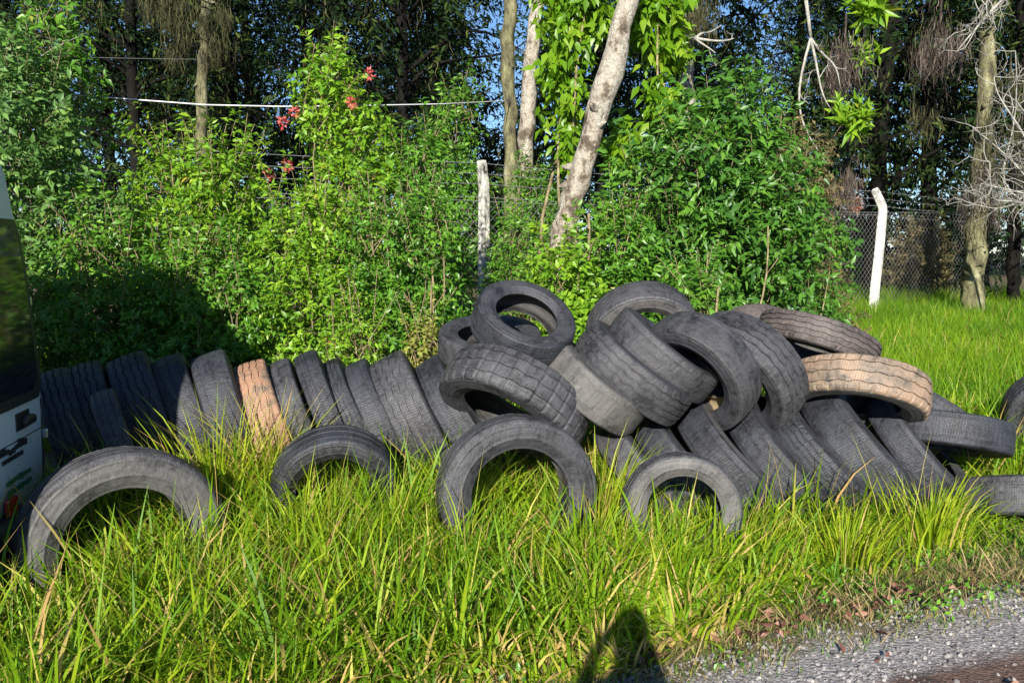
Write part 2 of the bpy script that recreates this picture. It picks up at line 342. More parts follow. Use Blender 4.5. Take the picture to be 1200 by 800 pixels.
def book(px_top, py_top, Y, lean, R, W, style, mat, side, label, group, yaw=0.0, liner='liner'):
    """tyre standing like a book that leans to the left; its upper left end is seen at the given pixel"""
    t_ = R_(lean); k = R*1000/Y
    c = (px_top+k*math.sin(t_), py_top+k*math.cos(t_))
    u = (c[0]-600)/1000
    tyre(c[0], c[1], Y, (math.cos(t_), -u*math.cos(t_)+yaw, math.sin(t_)), R, W, style, mat, side, label, group, liner)
GA = 'tyres leaning like books in the left row'; GP = 'tyres heaped in the middle of the pile'; GL = 'tyres leaning under the heap on the right'; GF = 'tyres standing in the front grass'
book(63, 430, 5.75, 16, .50, .24, 'rib', 'rub_dark', 'side_dark', 'shaded black tyre nearest the van in the leaning row', GA)
book(100, 424, 5.85, 18, .50, .23, 'rib', 'rub_dark', 'side_dark', 'shaded black tyre second from the van, leaning left', GA)
book(149, 414, 5.95, 21, .50, .27, 'rib', 'rub_dark', 'side_dark', 'deeply ribbed dark tyre at the edge of the van shadow', GA)
book(122, 456, 5.35, 18, .36, .15, 'worn', 'rub_grey', 'side_dark', 'small narrow tyre in front of the shaded end of the row', GA)
book(198, 416, 6.0, 20, .50, .22, 'worn', 'rub_dark', 'side_dark', 'worn smooth grey tyre just right of the deeply ribbed one', GA)
book(243, 412, 6.05, 20, .50, .25, 'bald', 'rub_dark', 'side_dark', 'bald dark tyre leaning left beside the orange muddy one', GA)
book(291, 424, 6.1, 18, .46, .26, 'rib', 'rub_clay', 'side_pale', 'tyre with orange clay on its ribbed tread in the leaning row', GA)
book(326, 420, 6.2, 22, .48, .17, 'worn', 'rub_grey', 'side_dark', 'narrow tyre right of the orange one, half behind dry grass', GA)
book(356, 411, 6.22, 24, .50, .18, 'worn', 'rub_dark', 'side_dark', 'narrow dark tyre standing highest between the dry grass and bushes', GA)
book(385, 420, 6.25, 25, .48, .16, 'rib', 'rub_dark', 'side_dark', 'thin tyre squeezed between wider ones, fifth from the right of the leaning row', GA)
book(412, 424, 6.28, 27, .50, .22, 'bald', 'rub_dark', 'side_dark', 'smooth black tyre left of the wide ribbed one in the leaning row', GA)
book(450, 418, 6.25, 29, .52, .29, 'rib', 'rub_grey', 'side_dark', 'widest tyre in the leaning row with three pale lines along its tread', GA)
book(499, 422, 6.3, 33, .52, .23, 'worn', 'rub_dark', 'side_dark', 'rightmost tyre of the leaning row, tilting most, beside the big heap', GA)
# front
tyre(145, 638, 4.5, (.60, -.80, .05), .535, .27, 'worn', 'rub_grey', 'side_pale', 'large pale grey tyre upright in the grass beside the van', GF)
tyre(392, 566, 5.2, (.22, -.86, -.30), .375, .23, 'worn', 'rub_dark', 'side_dark', 'dark tyre sunk in grass below the leaning row', GF)
tyre(606, 578, 5.05, (.26, -.96, .02), .485, .25, 'bald', 'rub_grey', 'side_dark', 'big bare-faced tyre standing in grass before the middle of the heap', GF)
tyre(799, 598, 4.85, (.02, -.98, .12), .345, .19, 'worn', 'rub_grey', 'side_pale', 'small tyre standing in grass at the foot of the right tyres', GF)
# heap
tyre(602, 474, 5.65, (-.46, -.50, -.73), .52, .29, 'block', 'rub_grey', 'side_dark', 'large tyre with blocky tread tipped forward over the standing front tyre', GP)
tyre(574, 402, 6.1, (.02, -.28, .96), .37, .20, 'bald', 'rub_grey', 'side_dark', 'tyre lying nearly flat beneath the open ring tyre', GP)
tyre(613, 379, 5.7, (.31, -.52, .79), .355, .21, 'worn', 'rub_dark', 'side_dark', 'tilted ring tyre with grass seen through its hole, on top of the heap at left', GP)
tyre(752, 391, 6.75, (.03, -.86, -.50), .44, .25, 'rib', 'rub_grey', 'side_pale', 'arched tyre at the top of the heap with leaves showing under it', GP)
tyre(696, 453, 5.7, (.61, -.08, .79), .40, .25, 'bald', 'rub_pale', 'side_pale', 'pale bald tyre, lowest left of the three tilted side by side', GP)
tyre(742, 437, 5.8, (.61, -.10, .79), .44, .26, 'rib', 'rub_grey', 'side_dark', 'ribbed tyre in the middle of the three tilted side by side', GP)
tyre(777, 416, 5.95, (.61, -.12, .79), .43, .22, 'worn', 'rub_grey', 'side_dark', 'worn tyre, upper right of the three tilted side by side', GP)
tyre(817, 436, 5.9, (-.66, -.58, -.48), .44, .27, 'worn', 'rub_grey', 'side_dark', 'grey tyre showing its muddy yellow inside at the lower edge', GP, 'liner_mud')
tyre(868, 438, 6.1, (-.70, -.48, -.52), .475, .31, 'rib', 'rub_grey', 'side_dark', 'wide tyre at the right end of the heap beside the two long sloping ones', GP)
tyre(884, 396, 7.1, (-.1, -.6, -.7), .33, .24, 'bald', 'rub_brown', 'side_pale', 'brownish tyre peeping out behind the top right of the heap', GP)
tyre(957, 402, 6.5, (.35, .20, .92), .465, .22, 'rib', 'rub_brown', 'side_dark', 'brown ribbed tyre sloping right above the orange coated one', GP)
tyre(1003, 459, 6.15, (-.20, -.36, -.91), .50, .27, 'deep', 'rub_half', 'side_pale', 'tyre coated with orange clay resting on the right of the heap', GP)
# lower right books
book(702, 494, 5.85, 46, .50, .22, 'bald', 'rub_grey', 'side_dark', 'leftmost tyre of the lower right row, behind the small standing tyre', GL)
book(748, 486, 5.95, 46, .52, .22, 'bald', 'rub_dark', 'side_dark', 'second tyre from the left in the lower right row', GL)
book(800, 477, 6.0, 46, .54, .24, 'bald', 'rub_dark', 'side_pale', 'bald tyre with a pale edge line, third from left in the lower right row', GL)
book(855, 476, 6.07, 46, .54, .24, 'worn', 'rub_dark', 'side_dark', 'dark tyre below the wide end tyre of the heap, fourth in the lower right row', GL)
book(900, 470, 6.13, 46, .55, .22, 'rib', 'rub_dark', 'side_dark', 'grooved tyre, fifth from the left in the lower right row', GL)
book(950, 460, 6.2, 45, .60, .30, 'bald', 'rub_dark', 'side_dark', 'widest bald blue-grey tyre in the lower right row, below the clay coated one', GL)
book(1018, 466, 6.4, 44, .52, .22, 'bald', 'rub_dark', 'side_dark', 'dark tyre, last on the right of the lower right row', GL)
tyre(1104, 508, 6.35, (.15, .24, .96), .49, .24, 'bald', 'rub_dark', 'side_dark', 'bluish tyre lying flat at the right end of the pile', GL)
tyre(1196, 584, 6.0, (.03, .34, .94), .44, .27, 'bald', 'rub_grey', 'side_dark', 'dull grey tyre half buried beneath the flat one at the far right', GL)
tyre(1094, 486, 6.95, (.6, .1, .79), .40, .16, 'worn', 'rub_dark', 'side_dark', 'small tyre end sticking up behind the flat lying tyre', GL)
tyre(1234, 486, 7.3, (-.25, -.9, -.25), .40, .24, 'rib', 'rub_dark', 'side_dark', 'lone black tyre in grass at the right edge of the photo', GL)

def in_tyre(p, pad=.01):
    m_ = np.zeros(len(p), bool)
    for c, a, R, W in TYRES:
        q = p-c; ax = q@a; rr = np.linalg.norm(q-ax[:, None]*a, axis=1)
        m_ |= (np.abs(ax) < W/2+pad) & (rr < R+pad) & (rr > R*.58)
    return m_

# ---------------------------------------------------------------- grass
def blades(rg, base, length, az, lean, curl, width, levels=5, var=None, check=True):
    n = len(base); t_ = np.linspace(0, 1, levels)
    d = np.stack([np.cos(az), np.sin(az)], -1)
    ang = lean[:, None]+curl[:, None]*t_[None, :]**1.3           # angle from vertical
    st = length[:, None]/(levels-1)
    hz = np.concatenate([np.zeros((n, 1)), np.cumsum(np.sin(ang[:, :-1])*st, 1)], 1)
    vt = np.concatenate([np.zeros((n, 1)), np.cumsum(np.cos(ang[:, :-1])*st, 1)], 1)
    c = np.empty((n, levels, 3)); c[..., 0] = base[:, None, 0]+d[:, None, 0]*hz; c[..., 1] = base[:, None, 1]+d[:, None, 1]*hz; c[..., 2] = base[:, None, 2]+vt
    if check:
        bad = np.zeros(n, bool)
        for l in range(levels): bad |= in_tyre(c[:, l])
        k = ~bad; c = c[k]; az = az[k]; width = width[k]; n = len(c)
        if var is not None: var = var[k]
    rot = rg.uniform(-1.2, 1.2, n); sx = np.stack([-np.sin(az+rot), np.cos(az+rot), np.zeros(n)], -1)
    prof = np.array([.6, 1., .95, .7, .06]) if levels == 5 else np.array([.7, 1, .6, .05])
    w_ = width[:, None]*prof[None, :levels]/2
    V = np.stack([c-sx[:, None]*w_[..., None], c+sx[:, None]*w_[..., None]], 2).reshape(-1, 3)
    i = np.arange(n)[:, None]*levels*2; l = np.arange(levels-1)[None, :]*2
    b_ = (i+l).ravel(); q = np.stack([b_, b_+1, b_+3, b_+2], -1)
    if var is None: var = rg.uniform(0, .8, n)
    return V, q, np.repeat(var, levels*2)
def grass_object(name, parts, mat, label):
    V = []; Q = []; A = []; n = 0
    for v, q, a in parts: V.append(v); Q.append(q+n); A.append(a); n += len(v)
    o = obj(name, mesh(name, np.concatenate(V), np.concatenate(Q), None, True, np.concatenate(A)), mat)
    tag(o, label, 'grass', kind='stuff'); return o
def tufts(rg, xy, per, spread, lmin, lmax, wmin, wmax, lean0=.05, lean1=.6, curl=(.3, 1.5), dry=.12, hmul=None, levels=5, tint=None):
    n = len(xy); k = rg.randint(per[0], per[1], n); idx = np.repeat(np.arange(n), k); m_ = len(idx)
    az = rg.uniform(0, 2*math.pi, m_); r = np.abs(rg.normal(0, spread, m_))
    bx = xy[idx, 0]+np.cos(az)*r; by = xy[idx, 1]+np.sin(az)*r
    ts = rg.uniform(.75, 1.2, n)[idx]; L_ = rg.uniform(lmin, lmax, m_)*ts
    if hmul is not None: L_ = L_*hmul(bx, by)
    base = np.stack([bx, by, ground(bx, by)-.015], -1)
    tt = rg.uniform(.0, .40, n)[idx] if tint is None else tint(bx, by)
    var = np.clip(tt+rg.uniform(0, .38, m_), 0, .82); dm = rg.uniform(0, 1, m_) < dry*(1+2.5*(edge_s(bx, by) < .45)); var[dm] = rg.uniform(.84, 1, dm.sum())
    return blades(rg, base, L_, az+rg.normal(0, .5, m_), rg.uniform(lean0, lean1, m_), rg.uniform(*curl, m_), rg.uniform(wmin, wmax, m_), levels, var)
rg = np.random.RandomState(11)
def scatter(n, x0, x1, y0, y1, keep):
    x = rg.uniform(x0, x1, n); y = rg.uniform(y0, y1, n); m_ = keep(x, y); return np.stack([x[m_], y[m_]], -1)
# height of the verge grass: short by the road, tall in the ditch
def vh(x, y):
    s = edge_s(x, y)+.22*wob(x*2.2, y*2.2)
    right = ss(.7, 2.2, x)*(1-ss(.85, 1.5, s))
    return np.clip(.30+1.15*ss(.05, .85, s), .2, 1.45)*(1-.74*right)
GRASS = True
if GRASS:
    infrm = lambda x, y, m_=.5: np.abs(x) < y*.62+m_
    k1 = lambda x, y: (edge_s(x, y) > .12+.15*wob(x*3, y*3)+.42*ss(.3, 1.6, x)) & (edge_s(x, y) < 3.2) & infrm(x, y) & (rg.uniform(0, 1, len(x)) < 1-.55*ss(1.5, 3.2, x)*(edge_s(x, y) < 1.0))
    c1 = scatter(9600, -5, 5.5, 1.3, 8, k1)
    front = tufts(rg, c1, (10, 22), .06, .18, .50, .008, .020, .03, .85, (.1, 2.4), .12, vh)
    c1b = scatter(520, -5, 3.0, 2.6, 7, lambda x, y: (edge_s(x, y) > .7) & (edge_s(x, y) < 3.0) & infrm(x, y))
    stalk_g = tufts(rg, c1b, (1, 4), .03, .55, .85, .0025, .0045, .02, .3, (.1, .9), 1.0)
    grass_object('tall_grass', [front, stalk_g], M['grass'], 'long bright green grass round the front tyres')
    c2 = scatter(4200, -5, 5.5, 1.3, 8, lambda x, y: (edge_s(x, y) > 0) & (edge_s(x, y) < 2.6) & infrm(x, y))
    th = tufts(rg, c2, (7, 14), .08, .10, .24, .003, .007, .5, 1.3, (.2, 1.2), 0, None, tint=lambda x, y: rg.uniform(0, .6, len(x)))
    grass_object('dry_thatch', [th], M['thatch'], 'dry straw at the foot of the green grass')
    c3 = scatter(9000, 3.0, 14, 6.5, 21, lambda x, y: (edge_s(x, y) > 2.0) & infrm(x, y, 1.0) & (x > 1.2+.0*y))
    fld = tufts(rg, c3, (10, 18), .08, .22, .48, .007, .014, .03, .45, (.3, 1.2), .04, None, 4, tint=lambda x, y: .12+.35*wob(x*2, y*2))
    grass_object('field_grass', [fld], M['grass'], 'fresh green grass on the slope before the wire fence')
    c4 = scatter(30000, -1, 7, 2.9, 8, lambda x, y: (edge_s(x, y) > -.22+.22*wob(x*4, y*4)) & (edge_s(x, y) < 1.6) & infrm(x, y) & (rg.uniform(0, 1, len(x)) < .25+.75*ss(-.15, .15, edge_s(x, y))))
    lw = tufts(rg, c4, (5, 10), .04, .025, .085, .003, .006, .1, 1.0, (.2, 1.2), .14, None, 4)
    grass_object('short_grass', [lw], M['lawn'], 'short patchy grass at the gravel edge')
    cw = scatter(5200, -4, 6, 2.6, 7, lambda x, y: (edge_s(x, y) > -.1) & (edge_s(x, y) < 1.4) & infrm(x, y) & (wob(x*5+3, y*5) > .02))
    pw = np.stack([cw[:, 0], cw[:, 1], ground(cw[:, 0], cw[:, 1])+rg.uniform(.01, .09, len(cw))], -1); WEED = pw
    # seedy weeds under the shrubs and behind the heap
    c5 = scatter(1500, -6, 3.5, 6.6, 10.5, lambda x, y: infrm(x, y, .6))
    wd = tufts(rg, c5, (9, 16), .08, .25, .6, .005, .011, .03, .45, (.3, 1.3), .08, None, 4)
    grass_object('understory_grass', [wd], M['grass'], 'weedy grass between the tyre row and the shrubs')
# special tufts: yellow clump between the left row and front tyre, clump behind middle
def clump(name, px, py, Y, n, L0, L1, spread, dry, label, lean1=.8, tint=(.45, .8), seed=1):
    r2 = np.random.RandomState(seed); c = P(px, py, Y); x, y = c[0], c[1]
    az = r2.uniform(0, 6.28, n); r = np.abs(r2.normal(0, spread, n))
    bx = x+np.cos(az)*r; by = y+np.sin(az)*r
    base = np.stack([bx, by, ground(bx, by)], -1)
    var = r2.uniform(*tint, n); dm = r2.uniform(0, 1, n) < dry; var[dm] = r2.uniform(.84, 1, dm.sum())
    v, q, a = blades(r2, base, r2.uniform(L0, L1, n), az, r2.uniform(.02, lean1, n), r2.uniform(.3, 1.5, n), r2.uniform(.006, .012, n), 5, var)
    o = obj(name, mesh(name, v, q, None, True, a), M['grass']); tag(o, label, 'grass clump')
if GRASS:
    clump('grass_clump', 392, 640, 4.6, 260, .4, .78, .16, .08, 'green grass clump burying the foot of the sunken dark tyre', .4, (.35, .7), seed=13)
    clump('grass_clump', 520, 660, 4.55, 240, .35, .72, .16, .1, 'green grass clump at the left foot of the big bare-faced tyre', .5, (.35, .75), seed=14)
    clump('grass_clump', 690, 660, 4.5, 260, .35, .70, .16, .1, 'green grass clump at the right foot of the big bare-faced tyre', .5, (.35, .75), seed=15)
    clump('grass_clump', 790, 670, 4.4, 200, .3, .58, .13, .1, 'green grass clump before the small standing tyre', .4, (.35, .75), seed=16)
    clump('grass_clump', 990, 630, 4.9, 240, .25, .5, .18, .1, 'green grass clump below the widest bald tyre', .5, (.4, .8), seed=17)
    clump('grass_clump', 250, 660, 4.3, 260, .35, .70, .15, .12, 'green grass clump at the right foot of the large pale grey tyre', .6, (.35, .8), seed=18)
    clump('grass_clump', 610, 640, 4.75, 200, .3, .62, .13, .06, 'green grass clump filling the hole of the big bare-faced tyre', .4, (.3, .7), seed=9)
    clump('grass_clump', 170, 640, 4.25, 220, .3, .6, .16, .1, 'green grass clump in front of the large pale grey tyre', .7, (.4, .8), seed=10)
    clump('grass_clump', 860, 640, 4.75, 260, .3, .62, .16, .1, 'green grass clump right of the small standing tyre', .5, (.4, .75), seed=12)
    clump('grass_clump', 250, 560, 5.25, 420, .5, 1.05, .15, .15, 'yellow green grass clump spilling before the orange muddy tyre', seed=1)
    clump('grass_clump', 318, 560, 5.5, 300, .55, 1.0, .13, .5, 'dry straw coloured grass clump left of the narrow tyres', seed=2)
    clump('grass_clump', 350, 590, 4.75, 240, .4, .8, .12, .08, 'green grass clump rising in front of the sunken dark tyre', seed=3)
    clump('grass_clump', 458, 590, 4.9, 220, .45, .85, .10, .05, 'upright green grass clump below the widest leaning tyre', .4, (.3, .6), seed=4)
    clump('grass_clump', 700, 590, 5.2, 260, .45, .95, .09, .12, 'yellow green grass clump right of the big bare-faced tyre', .35, (.5, .8), seed=5)
    clump('grass_clump', 542, 560, 5.35, 160, .45, .8, .10, .1, 'thin grass clump between the leaning row and the big front tyre', .5, seed=6)
    clump('grass_clump', 1090, 590, 5.3, 260, .3, .6, .14, .08, 'green grass clump at the right foot of the pile', .5, (.4, .75), seed=7)
    clump('grass_clump', 1195, 520, 6.6, 200, .3, .6, .15, .05, 'green grass clump beside the lone tyre at the right edge', .5, (.3, .6), seed=8)

# ---------------------------------------------------------------- foliage tools
def norm(v): return v/(np.linalg.norm(v, axis=-1, keepdims=True)+1e-9)
def leaves(rg, pos, dirs, length, width, var, fold=.25, updir=.6):
    """folded pointed leaves: base, left, right, tip plus a mid vertex for a soft bend"""
    n = len(pos); d = norm(dirs); up = norm(rg.normal(0, 1, (n, 3))*(1-updir)+np.array([0, -.6, 1])*updir)
    s = norm(np.cross(d, up)); nn = np.cross(s, d)
    L_ = length[:, None]; W_ = width[:, None]/2
    base = pos; tip = pos+d*L_-nn*L_*.18; mid = pos+d*L_*.48
    l = pos+d*L_*.42-s*W_+nn*W_*fold*2; r = pos+d*L_*.42+s*W_+nn*W_*fold*2
    V = np.stack([base, l, mid, r, tip], 1).reshape(-1, 3); i = np.arange(n)*5
    t_ = np.concatenate([np.stack([i, i+2, i+1], -1), np.stack([i, i+3, i+2], -1), np.stack([i+1, i+2, i+4], -1), np.stack([i+2, i+3, i+4], -1)])
    return V, t_, np.repeat(var, 5)
def sprays(rg, c, d, per, tl, ll, droop=.2, wr=.42, tint=None, updir=.6, spread=.9):
    n = len(c); k = per; t_ = np.tile(np.linspace(.05, 1, k), n)
    cc = np.repeat(c, k, 0); dd = norm(np.repeat(d, k, 0)); m_ = len(cc)
    pos = cc+dd*(t_*tl)[:, None]+np.array([0, 0, -1])*(droop*tl*t_**2)[:, None]+rg.normal(0, .006, (m_, 3))
    side = norm(np.cross(dd, rg.normal(0, 1, (m_, 3))))
    ld = norm(dd*.5+side*spread+np.array([0, 0, -droop]))
    L_ = rg.uniform(.45, 1.25, m_)*ll; base = np.repeat(rg.uniform(0, .6, n) if tint is None else tint, k)
    return leaves(rg, pos, ld, L_, L_*wr*rg.uniform(.8, 1.2, m_), np.clip(base+rg.uniform(0, .4, m_), 0, 1), updir=updir)
def lobes_pts(rg, n, lobes, shell=.45):
    """points in a union of ellipsoids, denser near each surface: (cx,cy,cz,rx,ry,rz)"""
    lo = np.array(lobes); wgt = lo[:, 3]*lo[:, 4]*lo[:, 5]; wgt = wgt**.75; wgt /= wgt.sum()
    i = rg.choice(len(lo), n, p=wgt); u = norm(rg.normal(0, 1, (n, 3))); r = rg.uniform(shell**3, 1, n)**(1/3)*rg.uniform(.85, 1.12, n)
    p = lo[i, :3]+u*r[:, None]*lo[i, 3:]
    return p, norm(u+np.array([0, 0, .5])+rg.normal(0, .35, (n, 3)))
def curve(a, b_, rg, n=7, bend=.15, sag=0.):
    a = np.array(a, float); b_ = np.array(b_, float); t_ = np.linspace(0, 1, n)[:, None]; l = np.linalg.norm(b_-a)
    p = a+(b_-a)*t_; o1 = rg.normal(0, bend*l, 3); o2 = rg.normal(0, bend*l*.4, 3)
    return p+np.sin(t_*math.pi)*o1+np.sin(t_*2*math.pi)*o2-np.array([0, 0, sag*l])*t_*(1-t_)*4
VEG = GRASS
def shrub(px, Y, ztop, rad, mat, label, seed, n=560, ll=.07, per=11, tl=.22, zlow=.15, wr=.42, lean=0, flowers=None, stems=14, name='shrub', squash=1., nlobes=7, cat='shrub', group='shrubs between the tyres and the fence', stemmat='stem', droop=.2):
    if not VEG: return
    rg = np.random.RandomState(seed); x = (px-600)/1000*Y; g = gz(x, Y); H = ztop-g
    e = empty(name, (x, Y, g), label, cat, group)
    lobes = []
    for i in range(nlobes):
        f = (i+.5)/nlobes; z = H*(zlow+(1-zlow)*f*.86)
        rr = rad*(.75-.35*abs(f-.35))*rg.uniform(.75, 1.15)
        a = rg.uniform(0, 6.28); k = rad*.5*rg.uniform(.3, 1)*(1-.45*f)
        lobes.append((math.cos(a)*k+lean*f, math.sin(a)*k*.8*squash, z, rr*.8, rr*.75*squash, max(rr*.62, H*.10)))
    n = int(n*1.3); ll *= 1.2
    c, d = lobes_pts(rg, n, lobes); c[:, 2] = np.maximum(c[:, 2], .06)
    ns = max(3, int(26*rad)); top = c[np.argsort(-c[:, 2]-rg.uniform(0, .5*H, len(c)))[:ns]]    # leading shoots break the outline
    sd = norm(rg.normal(0, .32, (ns, 3))+np.array([0, 0, 1])); c3 = []; d3 = []
    for k in range(3): c3.append(top+sd*k*.15*rad**.5*rg.uniform(.6, 1.3, (ns, 1))*1.4); d3.append(sd)
    V, T, A = sprays(rg, np.concatenate([c]+c3), np.concatenate([d]+d3), per, tl, ll, droop, wr)
    mb = MB()
    for k in range(ns): mb.tube(np.stack([top[k]-sd[k]*.2, top[k]+sd[k]*.5]), [.006, .003], 4, cap=False)
    idx = rg.choice(len(c), min(stems*3, len(c)), replace=False)
    for j in range(stems):
        t_ = c[idx[j]]; b0 = (rg.normal(0, rad*.16), rg.normal(0, rad*.12), -.05); rr = rg.uniform(.006, .014)*(H/2)**.5
        cv = curve(b0, t_, rg, 8, .07); mb.tube(cv, np.linspace(rr, rr*.35, 8), 5, cap=False)
        for k2 in range(2):
            t2 = c[idx[stems+j*2+k2]] if stems+j*2+k2 < len(idx) else t_
            s0 = cv[rg.randint(3, 6)]; 
            if np.linalg.norm(t2-s0) < H*.5: mb.tube(curve(s0, t2, rg, 5, .06), np.linspace(rr*.5, rr*.2, 5), 4, cap=False)
    # fine twigs under a share of the sprays
    for j in rg.choice(len(c), min(160, len(c)), replace=False):
        mb.tube(np.stack([c[j]-d[j]*.12, c[j], c[j]+d[j]*tl*.8]), [.004, .003, .0015], 3, cap=False)
    mb.build('stem', M[stemmat], e)
    obj('foliage', mesh('foliage', V, None, T, True, A), M[mat], e)
    if flowers:
        for (fx, fy) in flowers:
            p = np.array(P(fx, fy, Y-rad*.55))-np.array((x, Y, g)); m_ = 42
            u = norm(rg.normal(0, 1, (m_, 3))); v, t2, a2 = leaves(rg, p+u*.02*rg.uniform(.3, 2.2, (m_, 1)), u, rg.uniform(.03, .055, m_), rg.uniform(.015, .03, m_), rg.uniform(0, 1, m_))
            obj('flower', mesh('flower', v, None, t2, True, a2), M['flower'], e)
    return e
def Z(py, Y): return P(600, py, Y)[2]
shrub(30, 7.9, Z(35, 7.9), 1.05, 'leaf_grey', 'tall grey green shrub behind the van at the left edge', 21, 900, .075, 11, .24, .1)
shrub(75, 8.6, Z(-10, 8.6), .5, 'leaf_green', 'thin tall sapling with bare pale stem in the upper left corner', 22, 90, .085, 11, .26, .62, stems=4, name='sapling', cat='sapling')
shrub(120, 7.5, Z(275, 7.5), 1.0, 'leaf_green', 'low shrub in the dark shadow of the van', 23, 620, .06)
shrub(195, 8.5, Z(170, 8.5), .72, 'leaf_lime', 'lime green shrub rising to the fence wires left of the flowers', 24, 560, .065)
shrub(262, 8.3, Z(165, 8.3), .75, 'leaf_lime', 'bushy light green shrub left of the red flowering one', 25, 620, .07)
shrub(245, 7.4, Z(305, 7.4), .85, 'leaf_green', 'green shrub half in shadow right behind the bald dark tyre', 26, 620, .055)
shrub(350, 7.7, Z(225, 7.7), .8, 'leaf_lime', 'light green shrub with orange young leaves behind the thin tyres', 27, 640, .06)
shrub(400, 8.9, Z(55, 8.9), .66, 'leaf_lime', 'tall shrub carrying small red flowers under the pale cable', 28, 420, .075, flowers=[(331, 144), (345, 132), (432, 88), (411, 120), (335, 193), (317, 205)], zlow=.35)
shrub(450, 7.7, Z(250, 7.7), .8, 'leaf_green', 'dense green shrub behind the wide ribbed tyre', 29, 680, .055)
shrub(490, 8.9, Z(150, 8.9), .65, 'leaf_green', 'green shrub between the flowering shrub and the lichened post', 30, 420, .07)
shrub(530, 12.9, Z(95, 12.9), .75, 'leaf_green', 'tall dark green shrub reaching up left of the lichened post', 31, 520, .07, zlow=.2)
shrub(500, 7.9, Z(225, 7.9), .42, 'leaf_green', 'shrub with thin tan stems left of the ring tyre', 32, 440, .055)
shrub(487, 7.0, Z(378, 7.0), .32, 'leaf_yellow', 'low yellowish weed above the right end of the leaning row', 33, 170, .045, 9, .12, .3, name='weed', cat='weed', nlobes=4)
shrub(400, 6.95, Z(375, 6.95), .5, 'leaf_lime', 'low light green weed just above the narrow leaning tyres', 34, 260, .045, 9, .14, .3, name='weed', cat='weed', nlobes=4)
shrub(622, 12.9, Z(200, 12.9), .8, 'leaf_green', 'small leaved shrub between the lichened post and leaning trunk', 35, 700, .06)
shrub(600, 10.3, Z(250, 10.3), .34, 'leaf_green', 'small green shrub right beside the lichened post, in front of the mesh', 47, 170, .06, zlow=.3)
shrub(662, 8.3, Z(300, 8.3), .6, 'leaf_lime', 'bright green low shrub behind the ring tyre', 36, 460, .075, wr=.5)
shrub(715, 9.2, Z(250, 9.2), .75, 'leaf_green', 'green shrub at the foot of the leaning trunk behind the arched tyre', 37, 520, .075)
shrub(775, 9.9, Z(150, 9.9), .95, 'leaf_gloss', 'glossy dark green shrub just right of the leaning trunk', 38, 430, .115, 10, .3, wr=.36)
shrub(848, 10.2, Z(85, 10.2), 1.05, 'leaf_gloss', 'largest glossy dark green shrub, tallest right of centre', 39, 620, .12, 10, .32, .1, wr=.36)
shrub(905, 9.9, Z(160, 9.9), .9, 'leaf_gloss', 'glossy shrub sloping down to the grassy slope at right', 40, 430, .10, 10, .3, wr=.36)
shrub(948, 11.5, Z(150, 11.5), .75, 'leaf_brown', 'brownish shrub between the glossy shrubs and the wire mesh', 41, 420, .06)
shrub(925, 10.6, Z(290, 10.6), .7, 'leaf_green', 'low green shrub at the left end of the grassy slope', 42, 360, .06)
shrub(812, 8.2, Z(315, 8.2), .45, 'leaf_green', 'low weedy shrub with cut pale stems behind the heap', 43, 160, .07)
shrub(1070, 19.6, Z(270, 19.6), .95, 'leaf_brown', 'dry brown bush behind the mesh right of the white post', 44, 380, .08, group='shrubs beyond the wire fence')
shrub(985, 20.5, Z(282, 20.5), 1.0, 'leaf_green', 'dark green bush behind the mesh left of the white post', 45, 320, .10, group='shrubs beyond the wire fence')
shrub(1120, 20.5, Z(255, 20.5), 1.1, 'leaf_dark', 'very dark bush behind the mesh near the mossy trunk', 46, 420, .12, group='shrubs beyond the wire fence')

if VEG:
    rg = np.random.RandomState(15); k = 4; pw = np.repeat(WEED, k, 0)+rg.normal(0, .02, (len(WEED)*k, 3)); L_ = rg.uniform(.015, .045, len(pw))
    V, T, A = leaves(rg, pw, rg.normal(0, 1, pw.shape)+np.array([0, 0, .4]), L_, L_*.55, rg.uniform(.1, 1, len(pw)), .2, .8)
    o = obj('ground_weeds', mesh('ground_weeds', V, None, T, True, A), M['leaf_green']); tag(o, 'small broad-leaved weeds creeping at the gravel edge', 'ground cover', kind='stuff')
# cut pale stems behind the heap
def stalk(px0, py0, px1, py1, Y, r, label, mat='stem', name='bare_stem', cat='stem'):
    a = P(px0, py0, Y); b_ = P(px1, py1, Y); z0 = gz(a[0], a[1]); rg = np.random.RandomState(int(px0))
    foot = np.array((a[0]-(b_[0]-a[0])*.3, Y, z0-.03)); mb = MB(); cv = curve(foot, b_, rg, 9, .03)
    mb.tube(cv-foot, np.linspace(r*1.2, r*.7, 9), 6)
    mb.tube(np.stack([cv[6]-foot, cv[6]-foot+np.array((.12, -.03, .18))]), [r*.6, r*.3], 5)
    o = mb.build(name, M[mat], None); o.location = foot; tag(o, label, cat, 'bare stems among the shrubs')
if VEG:
    stalk(835, 360, 842, 335, 7.9, .016, 'short pale cut stem just above the heap')
    stalk(828, 350, 830, 295, 8.1, .010, 'thin pale upright stem above the heap')
    stalk(512, 395, 520, 300, 7.5, .010, 'tan stem left of the ring tyre')
    stalk(497, 400, 506, 310, 7.6, .012, 'thicker tan stem among leaves above the rightmost leaning tyre')
    stalk(878, 310, 900, 265, 9.0, .012, 'slanting pale stem in the low right of the glossy shrubs')
    stalk(686, 330, 690, 250, 8.7, .022, 'reddish brown stem right of the leaning trunk foot', 'stem')

